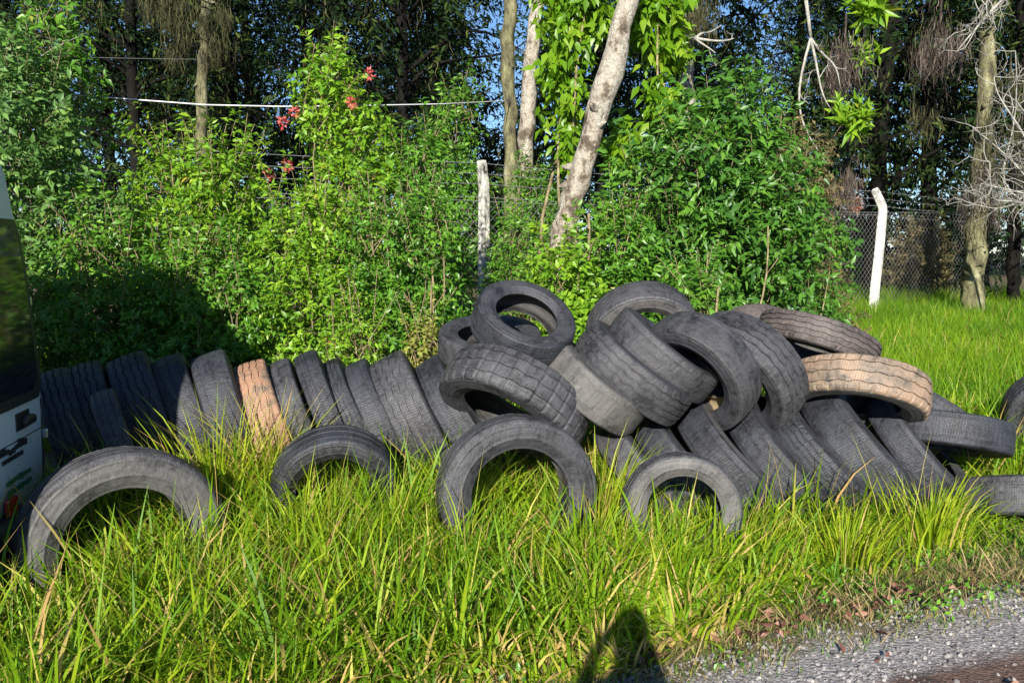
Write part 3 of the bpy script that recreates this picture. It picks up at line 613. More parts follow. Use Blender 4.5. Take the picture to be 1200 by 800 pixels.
# ---------------------------------------------------------------- trees
def trunk_mesh(e, pts, rad, mat, seed, sides=14, knots=0, origin=None):
    rg = np.random.RandomState(seed); pts = np.array(pts, float); n = 26
    t0 = np.linspace(0, 1, len(pts)); t1 = np.linspace(0, 1, n)
    p = np.stack([np.interp(t1, t0, pts[:, i]) for i in range(3)], -1)
    r = np.interp(t1, t0, rad)*(1+rg.normal(0, .05, n)); p[1:-1, :2] += rg.normal(0, np.mean(rad)*.16, (n-2, 2))
    mb = MB(); mb.tube(p-np.array(origin), r, sides)
    for k in range(knots):
        i = rg.randint(3, n-3); d = norm(rg.normal(0, 1, 3)*np.array([1, 1, .3]))
        mb.tube(np.stack([p[i], p[i]+d*r[i]*1.15, p[i]+d*r[i]*1.9])-np.array(origin), [r[i]*.6, r[i]*.35, r[i]*.12], 7)
    v = np.concatenate(mb.v); v += rg.normal(0, .006, v.shape); mb.v = [v]; q = mb.q; t_ = mb.t
    me = mesh('trunk', v, np.concatenate(q), np.concatenate(t_), True); return obj('trunk', me, M[mat], e), p
def strands(rg, pos, length, width, var):
    """limp hanging ribbons of moss"""
    n = len(pos); lv = 4; t_ = np.linspace(0, 1, lv); a = rg.uniform(0, 6.28, n); s = np.stack([np.cos(a), np.sin(a), 0*a], -1)
    c = pos[:, None, :]+np.concatenate([rg.normal(0, .10, (n, lv, 2))*length[:, None, None]*1.6*t_[None, :, None], -(length[:, None]*t_[None, :])[..., None]], -1)
    w_ = width[:, None]*np.array([.6, 1, .7, .1])[None, :]
    V = np.stack([c-s[:, None]*w_[..., None]/2, c+s[:, None]*w_[..., None]/2], 2).reshape(-1, 3)
    b_ = (np.arange(n)[:, None]*lv*2+np.arange(lv-1)[None, :]*2).ravel()
    return V, np.stack([b_, b_+1, b_+3, b_+2], -1), np.repeat(var, lv*2)
M['leaf_mid'] = leafmat('leaf_mid', [(0, (.006, .018, .006)), (.6, (.018, .040, .009)), (1, (.085, .11, .022))], .7, .2, .1)
def crown_proto(seed, H, z0, rad, nbr, leaf, per=10, droop=.5, moss=400, mat='leaf_dark', dens=14):
    """meshes of one wild tree: limbs, foliage sprays hung on them, moss strands"""
    rg = np.random.RandomState(seed); mb = MB(); C = []; D = []; MS = []
    for i in range(nbr):
        f = (i+rg.uniform(0, 1))/nbr; z = z0+(H-z0)*f; a = rg.uniform(0, 6.28); l = rad*(1-.55*f)*rg.uniform(.55, 1.15)
        end = np.array((math.cos(a)*l, math.sin(a)*l, z+l*rg.uniform(-.15, .4)))
        cv = curve((0, 0, z-.2*l), end, rg, 8, .08, -.08); mb.tube(cv, np.linspace(.028*l**.5, .008, 8), 5, cap=False)
        for k in range(dens):
            t_ = rg.uniform(.25, 1.05); q = cv[min(7, int(t_*7))]; off = rg.normal(0, .36, 3)*np.array([1, 1, .7])*(.4+l*.25)
            C.append(q+off); D.append(norm(off+np.array([math.cos(a), math.sin(a), -.3])*.3+rg.normal(0, .2, 3)))
            if k % 4 == 0: mb.tube(curve(q, q+off, rg, 4, .05), [.012, .01, .006, .004], 4, cap=False)
        MS.append(cv[rg.randint(2, 8, max(1, moss//nbr))]+rg.normal(0, .12, (max(1, moss//nbr), 3)))
    C = np.array(C); D = np.array(D); fo = sprays(rg, C, D, per, leaf*3.2, leaf, droop, .3, updir=.3)
    P_ = np.concatenate(MS); ms = strands(rg, P_, rg.uniform(.1, .55, len(P_)), rg.uniform(.006, .022, len(P_)), rg.uniform(0, 1, len(P_)))
    meL = mb.build('limbs', M['bark_dark'], None); lm = meL.data; bpy.data.objects.remove(meL)
    fm = mesh('foliage', fo[0], None, fo[1], True, fo[2]); fm.materials.append(M[mat])
    mm = mesh('moss', ms[0], ms[1], None, True, ms[2]); mm.materials.append(M['moss'])
    return lm, fm, mm
def link(name, me, parent, rz=0):
    o = bpy.data.objects.new(name, me); COL.objects.link(o); o.parent = parent; o.rotation_euler = (0, 0, rz); return o
if VEG:
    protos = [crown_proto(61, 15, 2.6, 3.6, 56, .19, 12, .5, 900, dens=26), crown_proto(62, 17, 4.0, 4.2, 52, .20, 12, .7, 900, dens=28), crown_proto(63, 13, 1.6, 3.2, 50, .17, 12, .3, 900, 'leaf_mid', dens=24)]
    forest = [  # px, Y, proto, scale, trunk radius, label
        (20, 19, 0, 1.0, .16, 'dark wood tree at the far upper left behind the grey green shrub'),
        (135, 25, 1, 1.0, .20, 'dark tree seen between the thin sapling and the mossy trunk'),
        (165, 17, 2, .9, .13, 'dark bushy tree behind the lime green shrubs at left'),
        (276, 21, 1, 1.0, .22, 'thick dark trunk right of the mossy trunk with sky at its right'),
        (303, 27, 0, 1.15, .17, 'slender dark tree at the left side of the blue sky gap'),
        (372, 32, 1, 1.1, .16, 'farther dark tree at the right side of the sky gap'),
        (410, 20, 0, 1.0, .18, 'dark tree directly behind the red flowering shrub'),
        (480, 17, 2, 1.0, .15, 'dark leafy tree whose boughs darken the top left of centre'),
        (512, 26, 0, .95, .18, 'dark tree in the distance left of the two pale trunks'),
        (700, 24, 2, 1.0, .17, 'dark tree glimpsed behind the big bright leaves'),
        (795, 22, 1, 1.0, .19, 'dark tree behind the large glossy shrub'),
        (925, 24, 1, .6, .20, 'dark trunk with sky on both sides at the upper right'),
        (962, 30, 0, .8, .15, 'slim dark trunk right of the bare white branch'),
        (1020, 19, 2, 1.1, .2, 'dark shaggy tree above the white fence post'),
        (1085, 22, 0, 1.1, .22, 'dark tree filling the gap right of the white post'),
        (1150, 26, 1, 1.1, .2, 'dark tree far behind the mossy trunk'),
        (1215, 18, 2, 1.2, .2, 'dark overhanging tree at the upper right edge'),
    ]
    for k, (px, Y, pi, s, tr0, lab) in enumerate(forest):
        x = (px-600)/1000*Y; g = gz(x, Y); e = empty('tree', (x, Y, g), lab, 'tree', 'dark trees of the wood behind the fence')
        rgk = np.random.RandomState(100+k); lx = rgk.uniform(-.6, .6)
        trunk_mesh(e, [(x, Y, g-.2), (x+lx*.3, Y, g+5), (x+lx, Y, g+15*s)], [tr0, tr0*.75, tr0*.25], 'bark_dark', 200+k, 10, 4, (x, Y, g))
        rz = rgk.uniform(0, 6.28)
        for nm, me in zip(('limbs', 'crown', 'moss'), protos[pi]): o = link(nm, me, e, rz); o.scale = (s, s, s)
    # far wood closing the view low down
    rg = np.random.RandomState(71); n = 16000
    X = rg.uniform(-34, 36, n); Yy = rg.uniform(33, 42, n); ppx = 600+1000*X/Yy
    gap = np.maximum.reduce([np.exp(-((ppx-330)/38)**4), np.exp(-((ppx-592)/45)**4), np.exp(-((ppx-915)/48)**4), .55*np.exp(-((ppx-95)/30)**4)])
    Hh = (13.5*(1-gap)+6.0*gap)*(1+.10*np.sin(X*.9+1)+.06*np.sin(X*2.3))+rg.normal(0, .4, n)
    zz = rg.uniform(0, 1, n)*Hh; kk = (np.sin(X*1.1+zz*.9)+np.sin(X*.5-zz*1.3+2)+np.sin(Yy*1.2+zz*.7)) > -1.5+1.2*rg.uniform(-.5, .5, n); kk |= zz < 4.5; X, Yy, zz = X[kk], Yy[kk], zz[kk]; n = len(X); c = np.stack([X, Yy, ground(X, Yy)+zz], -1); d = norm(rg.normal(0, 1, (n, 3)))
    V, T, A = sprays(rg, c, d, 12, 1.1, .34, .5, .4, updir=.3)
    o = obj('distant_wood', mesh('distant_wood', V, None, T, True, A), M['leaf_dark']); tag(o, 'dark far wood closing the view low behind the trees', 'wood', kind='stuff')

def pole_tree(pts_px, Y, rads, mat, label, seed, knots=3, group='pale trunks behind the tyres', crown=True):
    if not VEG: return
    pts = [P(a, b_, Y) for a, b_ in pts_px]; x = pts[0][0]; g = gz(x, Y)
    pts = [(pts[0][0]-(pts[1][0]-pts[0][0])*.1, Y, g-.1)]+pts
    top = np.array(pts[-1]); prev = np.array(pts[-2]); d = norm(top-prev); pts.append(tuple(top+d*3.2)); rads = [rads[0]*1.15]+list(rads)+[rads[-1]*.5]
    e = empty('tree', (pts[0][0], Y, g), label, 'tree', group); org = (pts[0][0], Y, g)
    o, p = trunk_mesh(e, pts, rads, mat, seed, 14, knots, org)
    if crown:
        rg = np.random.RandomState(seed); tp = np.array(pts[-1])-np.array(org)
        lob = [(tp[0]+rg.normal(0, .8), tp[1]+rg.normal(0, .8), tp[2]+rg.uniform(.2, 2), rg.uniform(.8, 1.4), rg.uniform(.8, 1.4), rg.uniform(.5, 1)) for _ in range(7)]
        c, dd = lobes_pts(rg, 900, lob); V, T, A = sprays(rg, c, dd, 10, .35, .11, .3, .4)
        obj('crown', mesh('crown', V, None, T, True, A), M['leaf_green'], e)
        mb = MB()
        for l in lob: mb.tube(curve(tp-d*1.0, l[:3], rg, 6, .08), np.linspace(.06, .02, 6), 6)
        mb.build('limbs', M[mat], e)
    return e
pole_tree([(600, 300), (597, 150), (596, 60), (598, -20)], 14.0, [.115, .11, .105, .10], 'bark_mossy', 'straight pale brown trunk, left one of the thin pair in the sky gap', 301)
pole_tree([(614, 250), (617, 180), (622, 90), (629, -20)], 13.2, [.125, .12, .115, .10], 'bark_pale', 'straight creamy trunk, right one of the thin pair in the sky gap', 302)
lean_tree = pole_tree([(648, 330), (664, 262), (686, 185), (712, 95), (742, -20)], 10.8, [.165, .15, .135, .16, .112], 'bark_pale', 'thick pale leaning trunk at the centre of the photo', 303, 7)
pole_tree([(803, 180), (806, 90), (808, -20)], 13.5, [.12, .11, .10], 'bark_pale', 'pale trunk half hidden by bright leaves right of the leaning trunk', 304)
pole_tree([(236, 150), (238, 60), (242, -20)], 15.5, [.10, .09, .085], 'bark_mossy', 'thin mossy trunk hung with yellow green moss at the upper left', 305, crown=False)
pole_tree([(1140, 330), (1146, 250), (1150, 160), (1160, -20)], 16.5, [.20, .18, .15, .13], 'bark_mossy', 'mossy green trunk standing in the grass at the right', 306)
pole_tree([(1187, 330), (1188, 250), (1192, 140), (1200, -20)], 18.0, [.13, .12, .11, .10], 'bark_dark', 'thin grey trunk at the right edge behind the mossy one', 307)

# bright large-leaved climbers on both sides of the leaning trunk
def climber(lobes_px, Y, label, seed, n, ll=.24):
    if not VEG: return
    rg = np.random.RandomState(seed); lob = []
    for (px, py, rx, rz) in lobes_px:
        p = P(px, py, Y); k = Y/1000; lob.append((p[0], p[1]+rg.uniform(-.3, .3), p[2], rx*k, .35, rz*k))
    base = (lob[0][0], Y, gz(lob[0][0], Y)); lo = [(a-base[0], b_-base[1], c-base[2], d, e_, f) for a, b_, c, d, e_, f in lob]
    e = empty('climbing_plant', base, label, 'climbing plant', 'bright big-leaved climbers')
    c, d = lobes_pts(rg, n, lo, .2); m_ = 7; cc = np.repeat(c, m_, 0)+rg.normal(0, .05, (n*m_, 3))
    dd = norm(rg.normal(0, .55, (n*m_, 3))+np.array([0, -.35, -.75])); L_ = rg.uniform(.6, 1.15, n*m_)*ll
    V, T, A = leaves(rg, cc, dd, L_, L_*.42, np.clip(np.repeat(rg.uniform(0, .55, n), m_)+rg.uniform(0, .45, n*m_), 0, 1), .12, .5)
    obj('foliage', mesh('foliage', V, None, T, True, A), M['leaf_vine'], e)
    mb = MB()
    for l in lo: mb.tube(curve((rg.normal(0, .1), .1, 0), (l[0], l[1], l[2]+l[5]*.6), rg, 9, .04), np.linspace(.03, .012, 9), 6)
    mb.build('stem', M['stem'], e)
climber([(668, -20, 38, 60), (658, 55, 32, 60), (662, 120, 24, 45), (668, 165, 14, 30), (690, 20, 26, 40)], 11.4, 'bright yellow green climber hanging left of the leaning trunk', 311, 260, .2)
climber([(772, -10, 42, 55), (780, 50, 30, 40), (752, 20, 20, 40), (775, 120, 22, 30), (735, 160, 22, 28), (728, 178, 16, 20)], 11.6, 'bright yellow green climber right of the leaning trunk', 312, 240, .21)

# dead grey twiggy branches, white bare branch, epiphytes, moss curtains
def twiggy(px, py, Y, ends, r0, mat, label, seed, sub=8, name='dead_branch', cat='branch', l2=.5, root=None):
    if not VEG: return
    rg = np.random.RandomState(seed); a = np.array(P(px, py, Y)); mb = MB()
    for (ex, ey) in ends:
        b_ = np.array(P(ex, ey, Y+rg.uniform(-.4, .4))); cv = curve(a, b_, rg, 10, .09); mb.tube(cv-a, np.linspace(r0, r0*.3, 10), 6)
        for k in range(sub):
            s0 = cv[rg.randint(2, 10)]; d = norm(norm(b_-a)*.5+rg.normal(0, .7, 3)); c2 = curve(s0, s0+d*l2*rg.uniform(.5, 1.3), rg, 6, .12)
            mb.tube(c2-a, np.linspace(r0*.4, r0*.12, 6), 4, cap=False)
            for j in range(4):
                s1 = c2[rg.randint(1, 6)]; d2 = norm(d+rg.normal(0, .8, 3)); mb.tube(curve(s1, s1+d2*l2*.5, rg, 4, .12)-a, [r0*.2, r0*.15, r0*.1, r0*.06], 3, cap=False)
    if root is not None: mb.tube(curve(root, a, rg, 8, .04)-a, np.linspace(r0*1.5, r0, 8), 7)
    o = mb.build(name, M[mat], None); o.location = a; tag(o, label, cat)
if VEG:
    twiggy(1225, 250, 13.5, [(1150, 215), (1140, 150), (1165, 90), (1190, 60), (1160, 190), (1200, 130), (1145, 240)], .022, 'twig_grey', 'tangle of pale grey dead twigs at the right edge', 321, 12, l2=.55, root=P(1240, 370, 13.5))
    twiggy(950, 45, 12.5, [(975, 130), (968, 190), (985, 105)], .022, 'twig_grey', 'bare white branch hanging down in the sky gap at upper right', 322, 2, l2=.35, root=P(940, -40, 12.6))
    twiggy(1180, -20, 13, [(1135, 30), (1120, 62), (1150, 20)], .03, 'twig_grey', 'crooked pale branch at the top right', 323, 5, l2=.5)
    twiggy(815, 45, 11.2, [(838, 62), (845, 30), (860, 45)], .02, 'twig_grey', 'short bare twig over the glossy shrub', 324, 1, l2=.25)
    twiggy(60, 260, 8.4, [(52, -10), (98, 40), (62, 60)], .012, 'twig_grey', 'long bare pale shoots rising in the upper left corner', 325, 2, l2=.5, root=(P(60, 400, 8.4)))
def moss_curtain(px, py, w_px, h_px, Y, n, label, seed, mat='moss', ln=(.3, .9)):
    rg = np.random.RandomState(seed); p = np.array(P(px, py, Y)); k = Y/1000
    nc = 9; n = int(n*2.6); cc = np.stack([rg.normal(0, w_px*k*.42, nc), rg.normal(0, .3, nc), rg.uniform(-h_px*k, 0, nc)], -1); ci = rg.randint(0, nc, n)
    pos = cc[ci]+rg.normal(0, 1, (n, 3))*np.array([.09, .09, .14])*rg.uniform(.4, 1.6, nc)[ci][:, None]
    v, q, a = strands(rg, pos, rg.uniform(.3, .8, n)**2*rg.uniform(*ln, n), rg.uniform(.004, .012, n), rg.uniform(0, 1, n))
    mb = MB(); mb.tube(np.stack([cc[np.argmax(cc[:, 2])]+(0, 0, .5)]+[cc[i] for i in np.argsort(-cc[:, 2])]), np.linspace(.02, .006, nc+1), 5, cap=False)
    mbv = np.concatenate(mb.v); q = np.concatenate([q, np.concatenate(mb.q)+len(v)]); a = np.concatenate([a, np.full(len(mbv), .1)]); v = np.concatenate([v, mbv])
    o = obj('hanging_moss', mesh('hanging_moss', v, q, None, True, a), M[mat]); o.location = p; tag(o, label, 'moss', 'moss hanging in the wood')
if VEG:
    moss_curtain(240, -10, 40, 60, 15.3, 500, 'yellow green moss on the thin mossy trunk at upper left', 331)
    moss_curtain(200, 0, 40, 60, 16, 400, 'dim moss left of the thin mossy trunk', 332)
    moss_curtain(988, 45, 14, 40, 13, 260, 'pinkish grey moss beard beside the bare white branch', 333, 'moss_grey')
    moss_curtain(992, 190, 16, 40, 13.5, 260, 'brown moss beard above the mesh left of the white post', 334, 'moss_grey')
    moss_curtain(1082, 120, 7, 20, 15, 120, 'small yellow moss tassel in the dark at right', 335)
    moss_curtain(1105, 30, 30, 40, 15, 380, 'pale brown moss below the crooked branch at top right', 336, 'moss_grey')
    moss_curtain(820, 0, 26, 30, 13, 320, 'dark brown moss clump above the glossy shrub', 337)
    moss_curtain(1190, 90, 30, 90, 15.5, 420, 'grey green moss sheets at the upper right edge', 338)
    moss_curtain(1160, 190, 26, 60, 15.2, 420, 'grey brown moss falling over the mossy trunk', 339, 'moss_grey')
    def rosette(px, py, Y, label, seed, n=60, ll=.26, mat='leaf_lime'):
        rg = np.random.RandomState(seed); p = np.array(P(px, py, Y)); V = []; T = []; A = []; k = 0
        for c in range(6):
            o_ = rg.normal(0, .12, 3)*np.array([1, .6, .8]); d = norm(rg.normal(0, .8, (n//3, 3))+np.array([0, -.2, .35])); L_ = rg.uniform(.6, 1.1, n//3)*ll
            v, t_, a = leaves(rg, np.repeat(o_[None], n//3, 0), d, L_, L_*.26, rg.uniform(.2, .95, n//3)); V.append(v); T.append(t_+k); A.append(a); k += len(v)
        o = obj('air_plant', mesh('air_plant', np.concatenate(V), None, np.concatenate(T), True, np.concatenate(A)), M[mat]); o.location = p; tag(o, label, 'air plant', 'air plants growing in the branches')
    rosette(1003, 140, 12.6, 'yellow green rosette plant below the bare white branch', 341, 80, .3)
    rosette(985, 128, 12.6, 'small rosette plant touching the tip of the bare white branch', 342, 30, .2)
    rosette(1022, 8, 13, 'long leaved air plant at the top above the white post', 343, 60, .4)
    rosette(1018, 60, 13.2, 'flat green air plant under the topmost one at right', 344, 40, .25)

# ---------------------------------------------------------------- fence
def fence_pt(t_):   # t_=0 at lichened post, 1 at white post
    a = np.array(P(567, 300, 12.0)); b_ = np.array(P(1030, 300, 17.0)); p = a+(b_-a)*t_; return np.array((p[0], p[1], gz(p[0], p[1])))
FD = norm((fence_pt(1)-fence_pt(0))*np.array([1, 1, 0])); FN = np.array([FD[1], -FD[0], 0])
def conc_post(t_, mat, label, ztop, lean_left=True):
    b_ = fence_pt(t_); mb = MB(); H = ztop-b_[2]; s = .125 if t_ else .11
    e = empty('fence_post', b_, label, 'fence post', 'concrete posts of the wire fence')
    bd = .75 if t_ else .12
    pts = np.array([(-.12*bd, 0, -.3), (-.06*bd, 0, .6), (0, 0, 1.2), (.05*bd, 0, H-.46), (.03*bd, -.02, H-.34), (-.17*bd, -.06, H-.07), (-.24*bd, -.08, H-.01)])
    mb.tube(pts, [s*.86, s*.84, s*.82, s*.78, s*.78, s*.72, s*.66], 4)
    o = mb.build('post_body', M[mat], e, smooth=False)
    bv = o.modifiers.new('bevel', 'BEVEL'); bv.width = .018; bv.segments = 2
    return b_, H
pb, pH = conc_post(0, 'concrete_old', 'old concrete post blotched with lichen in the middle of the shrubs', Z(188, 12))
wb, wH = conc_post(1, 'concrete', 'white concrete fence post with a bent top at the right', Z(222, 17))
if VEG:
    # wires: four barbed strands on the bent arms
    for k, dz in enumerate((0.0, -.14, -.28, -.46)):
        mb = MB()
        a = fence_pt(-.78); a[2] = pb[2]+pH-.04+dz-.05; m_ = fence_pt(0); m_[2] = pb[2]+pH-.04+dz; c = fence_pt(1); c[2] = wb[2]+wH-.04+dz; d = fence_pt(1.55); d[2] = c[2]-.02
        for s0, s1 in ((a, m_), (m_, c), (c, d)):
            t_ = np.linspace(0, 1, 30)[:, None]; p = s0+(s1-s0)*t_-np.array([0, 0, .05])*4*t_*(1-t_)
            p[:, :2] += -.1*FD[:2]; mb.tube(p, .0042, 4, cap=False)
            for q in p[1:-1]:
                mb.tube(np.stack([q+np.array([.02, .01, .025]), q-np.array([.02, .01, .025])]), .0025, 3, cap=False)
        o = mb.build('barbed_wire', M['wire'], None)
        tag(o, ('topmost', 'second', 'third', 'lowest')[k]+' strand of barbed wire along the fence', 'wire', 'barbed wires of the fence')
    # diamond mesh
    mb = MB(); pitch = .125; Ht = 1.95; Lf = 23; st = fence_pt(-.80); n = int(Lf/pitch)+int(Ht/pitch)
    def fp(u, h):
        p = st+FD*u; return np.array((p[0], p[1], gz(p[0], p[1])+.05+h))
    for k in range(-int(Ht/pitch), int(Lf/pitch)):
        for sgn in (1, -1):
            u0 = k*pitch if sgn > 0 else k*pitch+Ht
            a, h0 = u0, 0.0; b_, h1 = u0+sgn*Ht, Ht
            pts = []
            for f in np.linspace(0, 1, 6):
                u = a+(b_-a)*f
                if 0 <= u <= Lf: pts.append(fp(u, h0+(h1-h0)*f))
            if len(pts) >= 2: mb.tube(np.array(pts), .0026, 3, cap=False)
    for h in (0.05, Ht): mb.tube(np.array([fp(u, h) for u in np.linspace(0, Lf, 30)]), .004, 4, cap=False)
    o = mb.build('wire_mesh', M['wire'], None); tag(o, 'diamond wire mesh stretched between the concrete posts', 'wire mesh')
    # pale cable
    rg = np.random.RandomState(9); mb = MB(); pts = [P(a, b_, y_) for a, b_, y_ in ((-60, 105, 8.9), (70, 110, 9.0), (160, 117, 9.2), (240, 123, 9.4), (330, 125, 9.7), (420, 124, 10.2), (520, 122, 11.2), (597, 118, 13.85))]
    t0 = np.linspace(0, 1, len(pts)); t1 = np.linspace(0, 1, 60); pp = np.stack([np.interp(t1, t0, np.array(pts)[:, i]) for i in range(3)], -1)
    mb.tube(pp, .0075, 6); o = mb.build('cable', M['cable'], None); tag(o, 'pale cable sagging across the upper left to the thin trunks', 'cable')
    mb = MB(); mb.tube(curve(P(60, 66, 14), P(242, 70, 15.4), rg, 20, .003), .0035, 4); o = mb.build('wire', M['wire'], None); tag(o, 'thin wire high above the pale cable, ending at the mossy trunk at upper left', 'wire')
    rg = np.random.RandomState(77); p0 = np.array(P(1003, 240, 16.7)); u = norm(rg.normal(0, 1, (160, 3))); v, t_, a = leaves(rg, u*.06*rg.uniform(.2, 2, (160, 1)), u, rg.uniform(.06, .12, 160), rg.uniform(.03, .06, 160), rg.uniform(.2, 1, 160))
    o = obj('dry_leaves', mesh('dry_leaves', v, None, t_, True, a), M['dead_leaf']); o.location = p0; tag(o, 'bunch of red brown dry leaves caught on the wires beside the white post', 'leaf bunch')

# ---------------------------------------------------------------- van
def van():
    PHI = R_(11); F = np.array(P(48, 430, 5.1)); g = -.12
    ex = np.array([-math.cos(PHI), -math.sin(PHI), 0]); ey = np.array([-math.sin(PHI), math.cos(PHI), 0])   # ex: forward of van, ey: across to the far side
    org = np.array((F[0], F[1], g)); Wd = 1.72; Lv = 4.7
    e = empty('parked_van', org, 'white van parked at the left edge, its dark rear window turned to the tyres', 'van')
    W3 = lambda l, t_, z: ex*l+ey*(-t_)+np.array([0, 0, z])     # l forward, t_ from far side to near side, z height
    # side profile, clockwise from rear bottom
    prof = [(.10, .34), (.02, .42), (0, .6), (-.005, .9), (0, 1.12), (.02, 1.35), (.05, 1.75), (.085, 2.05), (.12, 2.3), (.18, 2.46), (.28, 2.58), (.45, 2.67), (.8, 2.74), (2.4, 2.76), (3.2, 2.66), (3.5, 2.44), (3.9, 1.9), (4.25, 1.35), (4.55, 1.15), (4.68, .95), (4.72, .6), (4.68, .36), (4.5, .32), (4.2, .32)]
    def arch(cx, r=.37): return [(cx+r*math.cos(a), .32+r*math.sin(a)) for a in np.linspace(0, math.pi, 11)]
    prof += arch(3.75)+arch(.95)
    m_ = len(prof); pr = np.array(prof)
    ys = [(0, .06), (.012, .02), (.045, 0), (Wd/2, 0), (Wd-.045, 0), (Wd-.012, .02), (Wd, .06)]
    cen = np.array([2.35, 1.3]); V = []
    for (t_, ins) in ys:
        for (l, z) in pr:
            d = cen-np.array([l, z]); d[0] *= .5 if abs(d[0]) > 1 else 1
            k = ins/np.linalg.norm(d); tin = .02*max(0, (z-1.1)/1.3); tt = t_+(tin if t_ < Wd/2 else -tin)*(0 if t_ == Wd/2 else 1)
            V.append(W3(l+d[0]*k, tt, z+d[1]*k*(1 if z > .75 else .0)))
    n = len(ys); q = [(i*m_+j, (i+1)*m_+j, (i+1)*m_+(j+1) % m_, i*m_+(j+1) % m_) for i in range(n-1) for j in range(m_)]
    import bmesh
    bm = bmesh.new(); vs = [bm.verts.new(v) for v in V]
    for f in q: bm.faces.new([vs[i] for i in f])
    bm.faces.new(vs[:m_]); bm.faces.new(vs[(n-1)*m_:][::-1]); bmesh.ops.triangulate(bm, faces=[f for f in bm.faces if len(f.verts) > 4]); bmesh.ops.recalc_face_normals(bm, faces=bm.faces)
    me = bpy.data.meshes.new('body'); bm.to_mesh(me); bm.free(); body = obj('body', me, M['paint'], e)
    for p in me.polygons: p.use_smooth = True
    es = body.modifiers.new('split', 'EDGE_SPLIT'); es.split_angle = R_(40)
    def rear(z, off=0): return np.interp(z, [.34, .42, .6, .9, 1.12, 1.35, 1.75, 2.05, 2.3, 2.46], [.10, .02, 0, -.005, 0, .02, .05, .085, .12, .18])-off
    def panel(name, z0, z1, t0, t1, mat, off=.008, nz=10, nt_=8, par=e, rnd=.06):
        zs = np.linspace(z0, z1, nz); ts = np.linspace(t0, t1, nt_); V = []; 
        for z in zs:
            for t_ in ts:
                fz = min(z-z0, z1-z); inset = max(0, rnd-fz)**2/rnd if rnd else 0
                tt = np.clip(t_, t0+inset, t1-inset); V.append(W3(rear(z, off), tt, z))
        N_ = len(V)
        for z in zs:
            for t_ in ts:
                fz = min(z-z0, z1-z); inset = max(0, rnd-fz)**2/rnd if rnd else 0
                V.append(W3(rear(z, off)+off*1.5+.004, np.clip(t_, t0+inset, t1-inset), z))
        q = []
        for i in range(nz-1):
            for j in range(nt_-1):
                a = i*nt_+j; q.append((a, a+1, a+nt_+1, a+nt_)); q.append((N_+a, N_+a+nt_, N_+a+nt_+1, N_+a+1))
        rim = [j for j in range(nt_)]+[i*nt_+nt_-1 for i in range(1, nz)]+[(nz-1)*nt_+j for j in range(nt_-2, -1, -1)]+[i*nt_ for i in range(nz-2, 0, -1)]
        for a, b_ in zip(rim, rim[1:]+rim[:1]): q.append((a, N_+a, N_+b_, b_))
        return obj(name, mesh(name, V, q, None, False), M[mat], par)
    panel('window_surround', .99, 2.03, .035, Wd-.035, 'black', .010, 12, 12)
    gl = panel('rear_window', 1.05, 1.99, .10, Wd-.10, 'glass', .016, 12, 12, rnd=.10)
    # handle, badge strokes, lamps, bumper, number plate recess
    def bx(name, l, t_, z, dl, dt, dz, mat, par=e, bev=.006):
        mb = MB(); Rm = np.stack([ex, ey, [0, 0, 1]], 1); mb.box(W3(l, t_, z), (dl, dt, dz), Rm); o = mb.build(name, M[mat], par, smooth=False)
        if bev: b2 = o.modifiers.new('bevel', 'BEVEL'); b2.width = bev; b2.segments = 3
        return o
    bx('handle', -.028, .33, .895, .05, .15, .055, 'black', bev=.02)
    bx('handle_recess', -.006, .36, .90, .012, .2, .10, 'black', bev=.004)
    bx('door_seam', -.004, .06, .70, .006, .008, .55, 'black', bev=0)
    bx('door_seam', -.004, Wd/2, .70, .006, .008, .55, 'black', bev=0)
    bx('door_seam', -.003, .55, .80, .006, .95, .006, 'black', bev=0)
    rg = np.random.RandomState(3)
    mb = MB(); Rm = np.stack([ex, ey, [0, 0, 1]], 1)
    for k in range(9): mb.box(W3(-.010, .34+k*.045, .775+rg.uniform(-.004, .004)+.012*math.sin(k)), (.006, .034, rg.uniform(.018, .042)), Rm)
    mb.box(W3(-.010, .52, .765), (.005, .4, .010), Rm)
    for k in range(10): mb.box(W3(-.010, .40+k*.03, .725), (.006, .02, .024), Rm)
    mb.build('dark_badge', M['decal'], e, smooth=False)
    mb = MB()
    for r in range(2):
        for k in range(9): mb.box(W3(-.010, .30+k*.04, .60-r*.055+rg.uniform(-.003, .003)), (.006, rg.uniform(.018, .03), rg.uniform(.02, .036)), Rm)
    mb.build('green_badge', M['decal_green'], e, smooth=False)
    for t_ in (.60, Wd-.18): bx('tail_lamp', -.012, t_, .47, .03, .13, .10, 'red', bev=.012)
    bx('bumper', -.03, Wd/2, .36, .12, Wd-.1, .14, 'black', bev=.04)
    bx('number_plate', -.012, Wd/2+.18, .64, .008, .40, .13, 'chrome', bev=.004)
    bx('hinge', .055, .0, 1.55, .05, .03, .06, 'chrome', bev=.01); bx('hinge', -.0, .0, .75, .05, .03, .06, 'chrome', bev=.01)
    # side windows and windscreen
    for t_, s in ((-.006, -1), (Wd+.006, 1)):
        for (a0, a1) in ((.35, 1.35), (1.45, 2.45), (2.55, 3.55)):
            mb = MB(); z0, z1 = 1.2, 1.95; lean = .05*.6
            pts = [(a0, z0), (a1, z0), (a1-(.25 if a1 > 3 else .03), z1), (a0+.04, z1)]
            tq = [t_-s*.02*max(0, (z-1.1)/1.3) for _, z in pts]
            V = [W3(l, tt+s*.004, z) for (l, z), tt in zip(pts, tq)]+[W3(l, tt-s*.02, z) for (l, z), tt in zip(pts, tq)]
            mb.add(V, [(0, 1, 2, 3), (7, 6, 5, 4), (0, 4, 5, 1), (1, 5, 6, 2), (2, 6, 7, 3), (3, 7, 4, 0)]); mb.build('side_window', M['glass'], e, smooth=False)
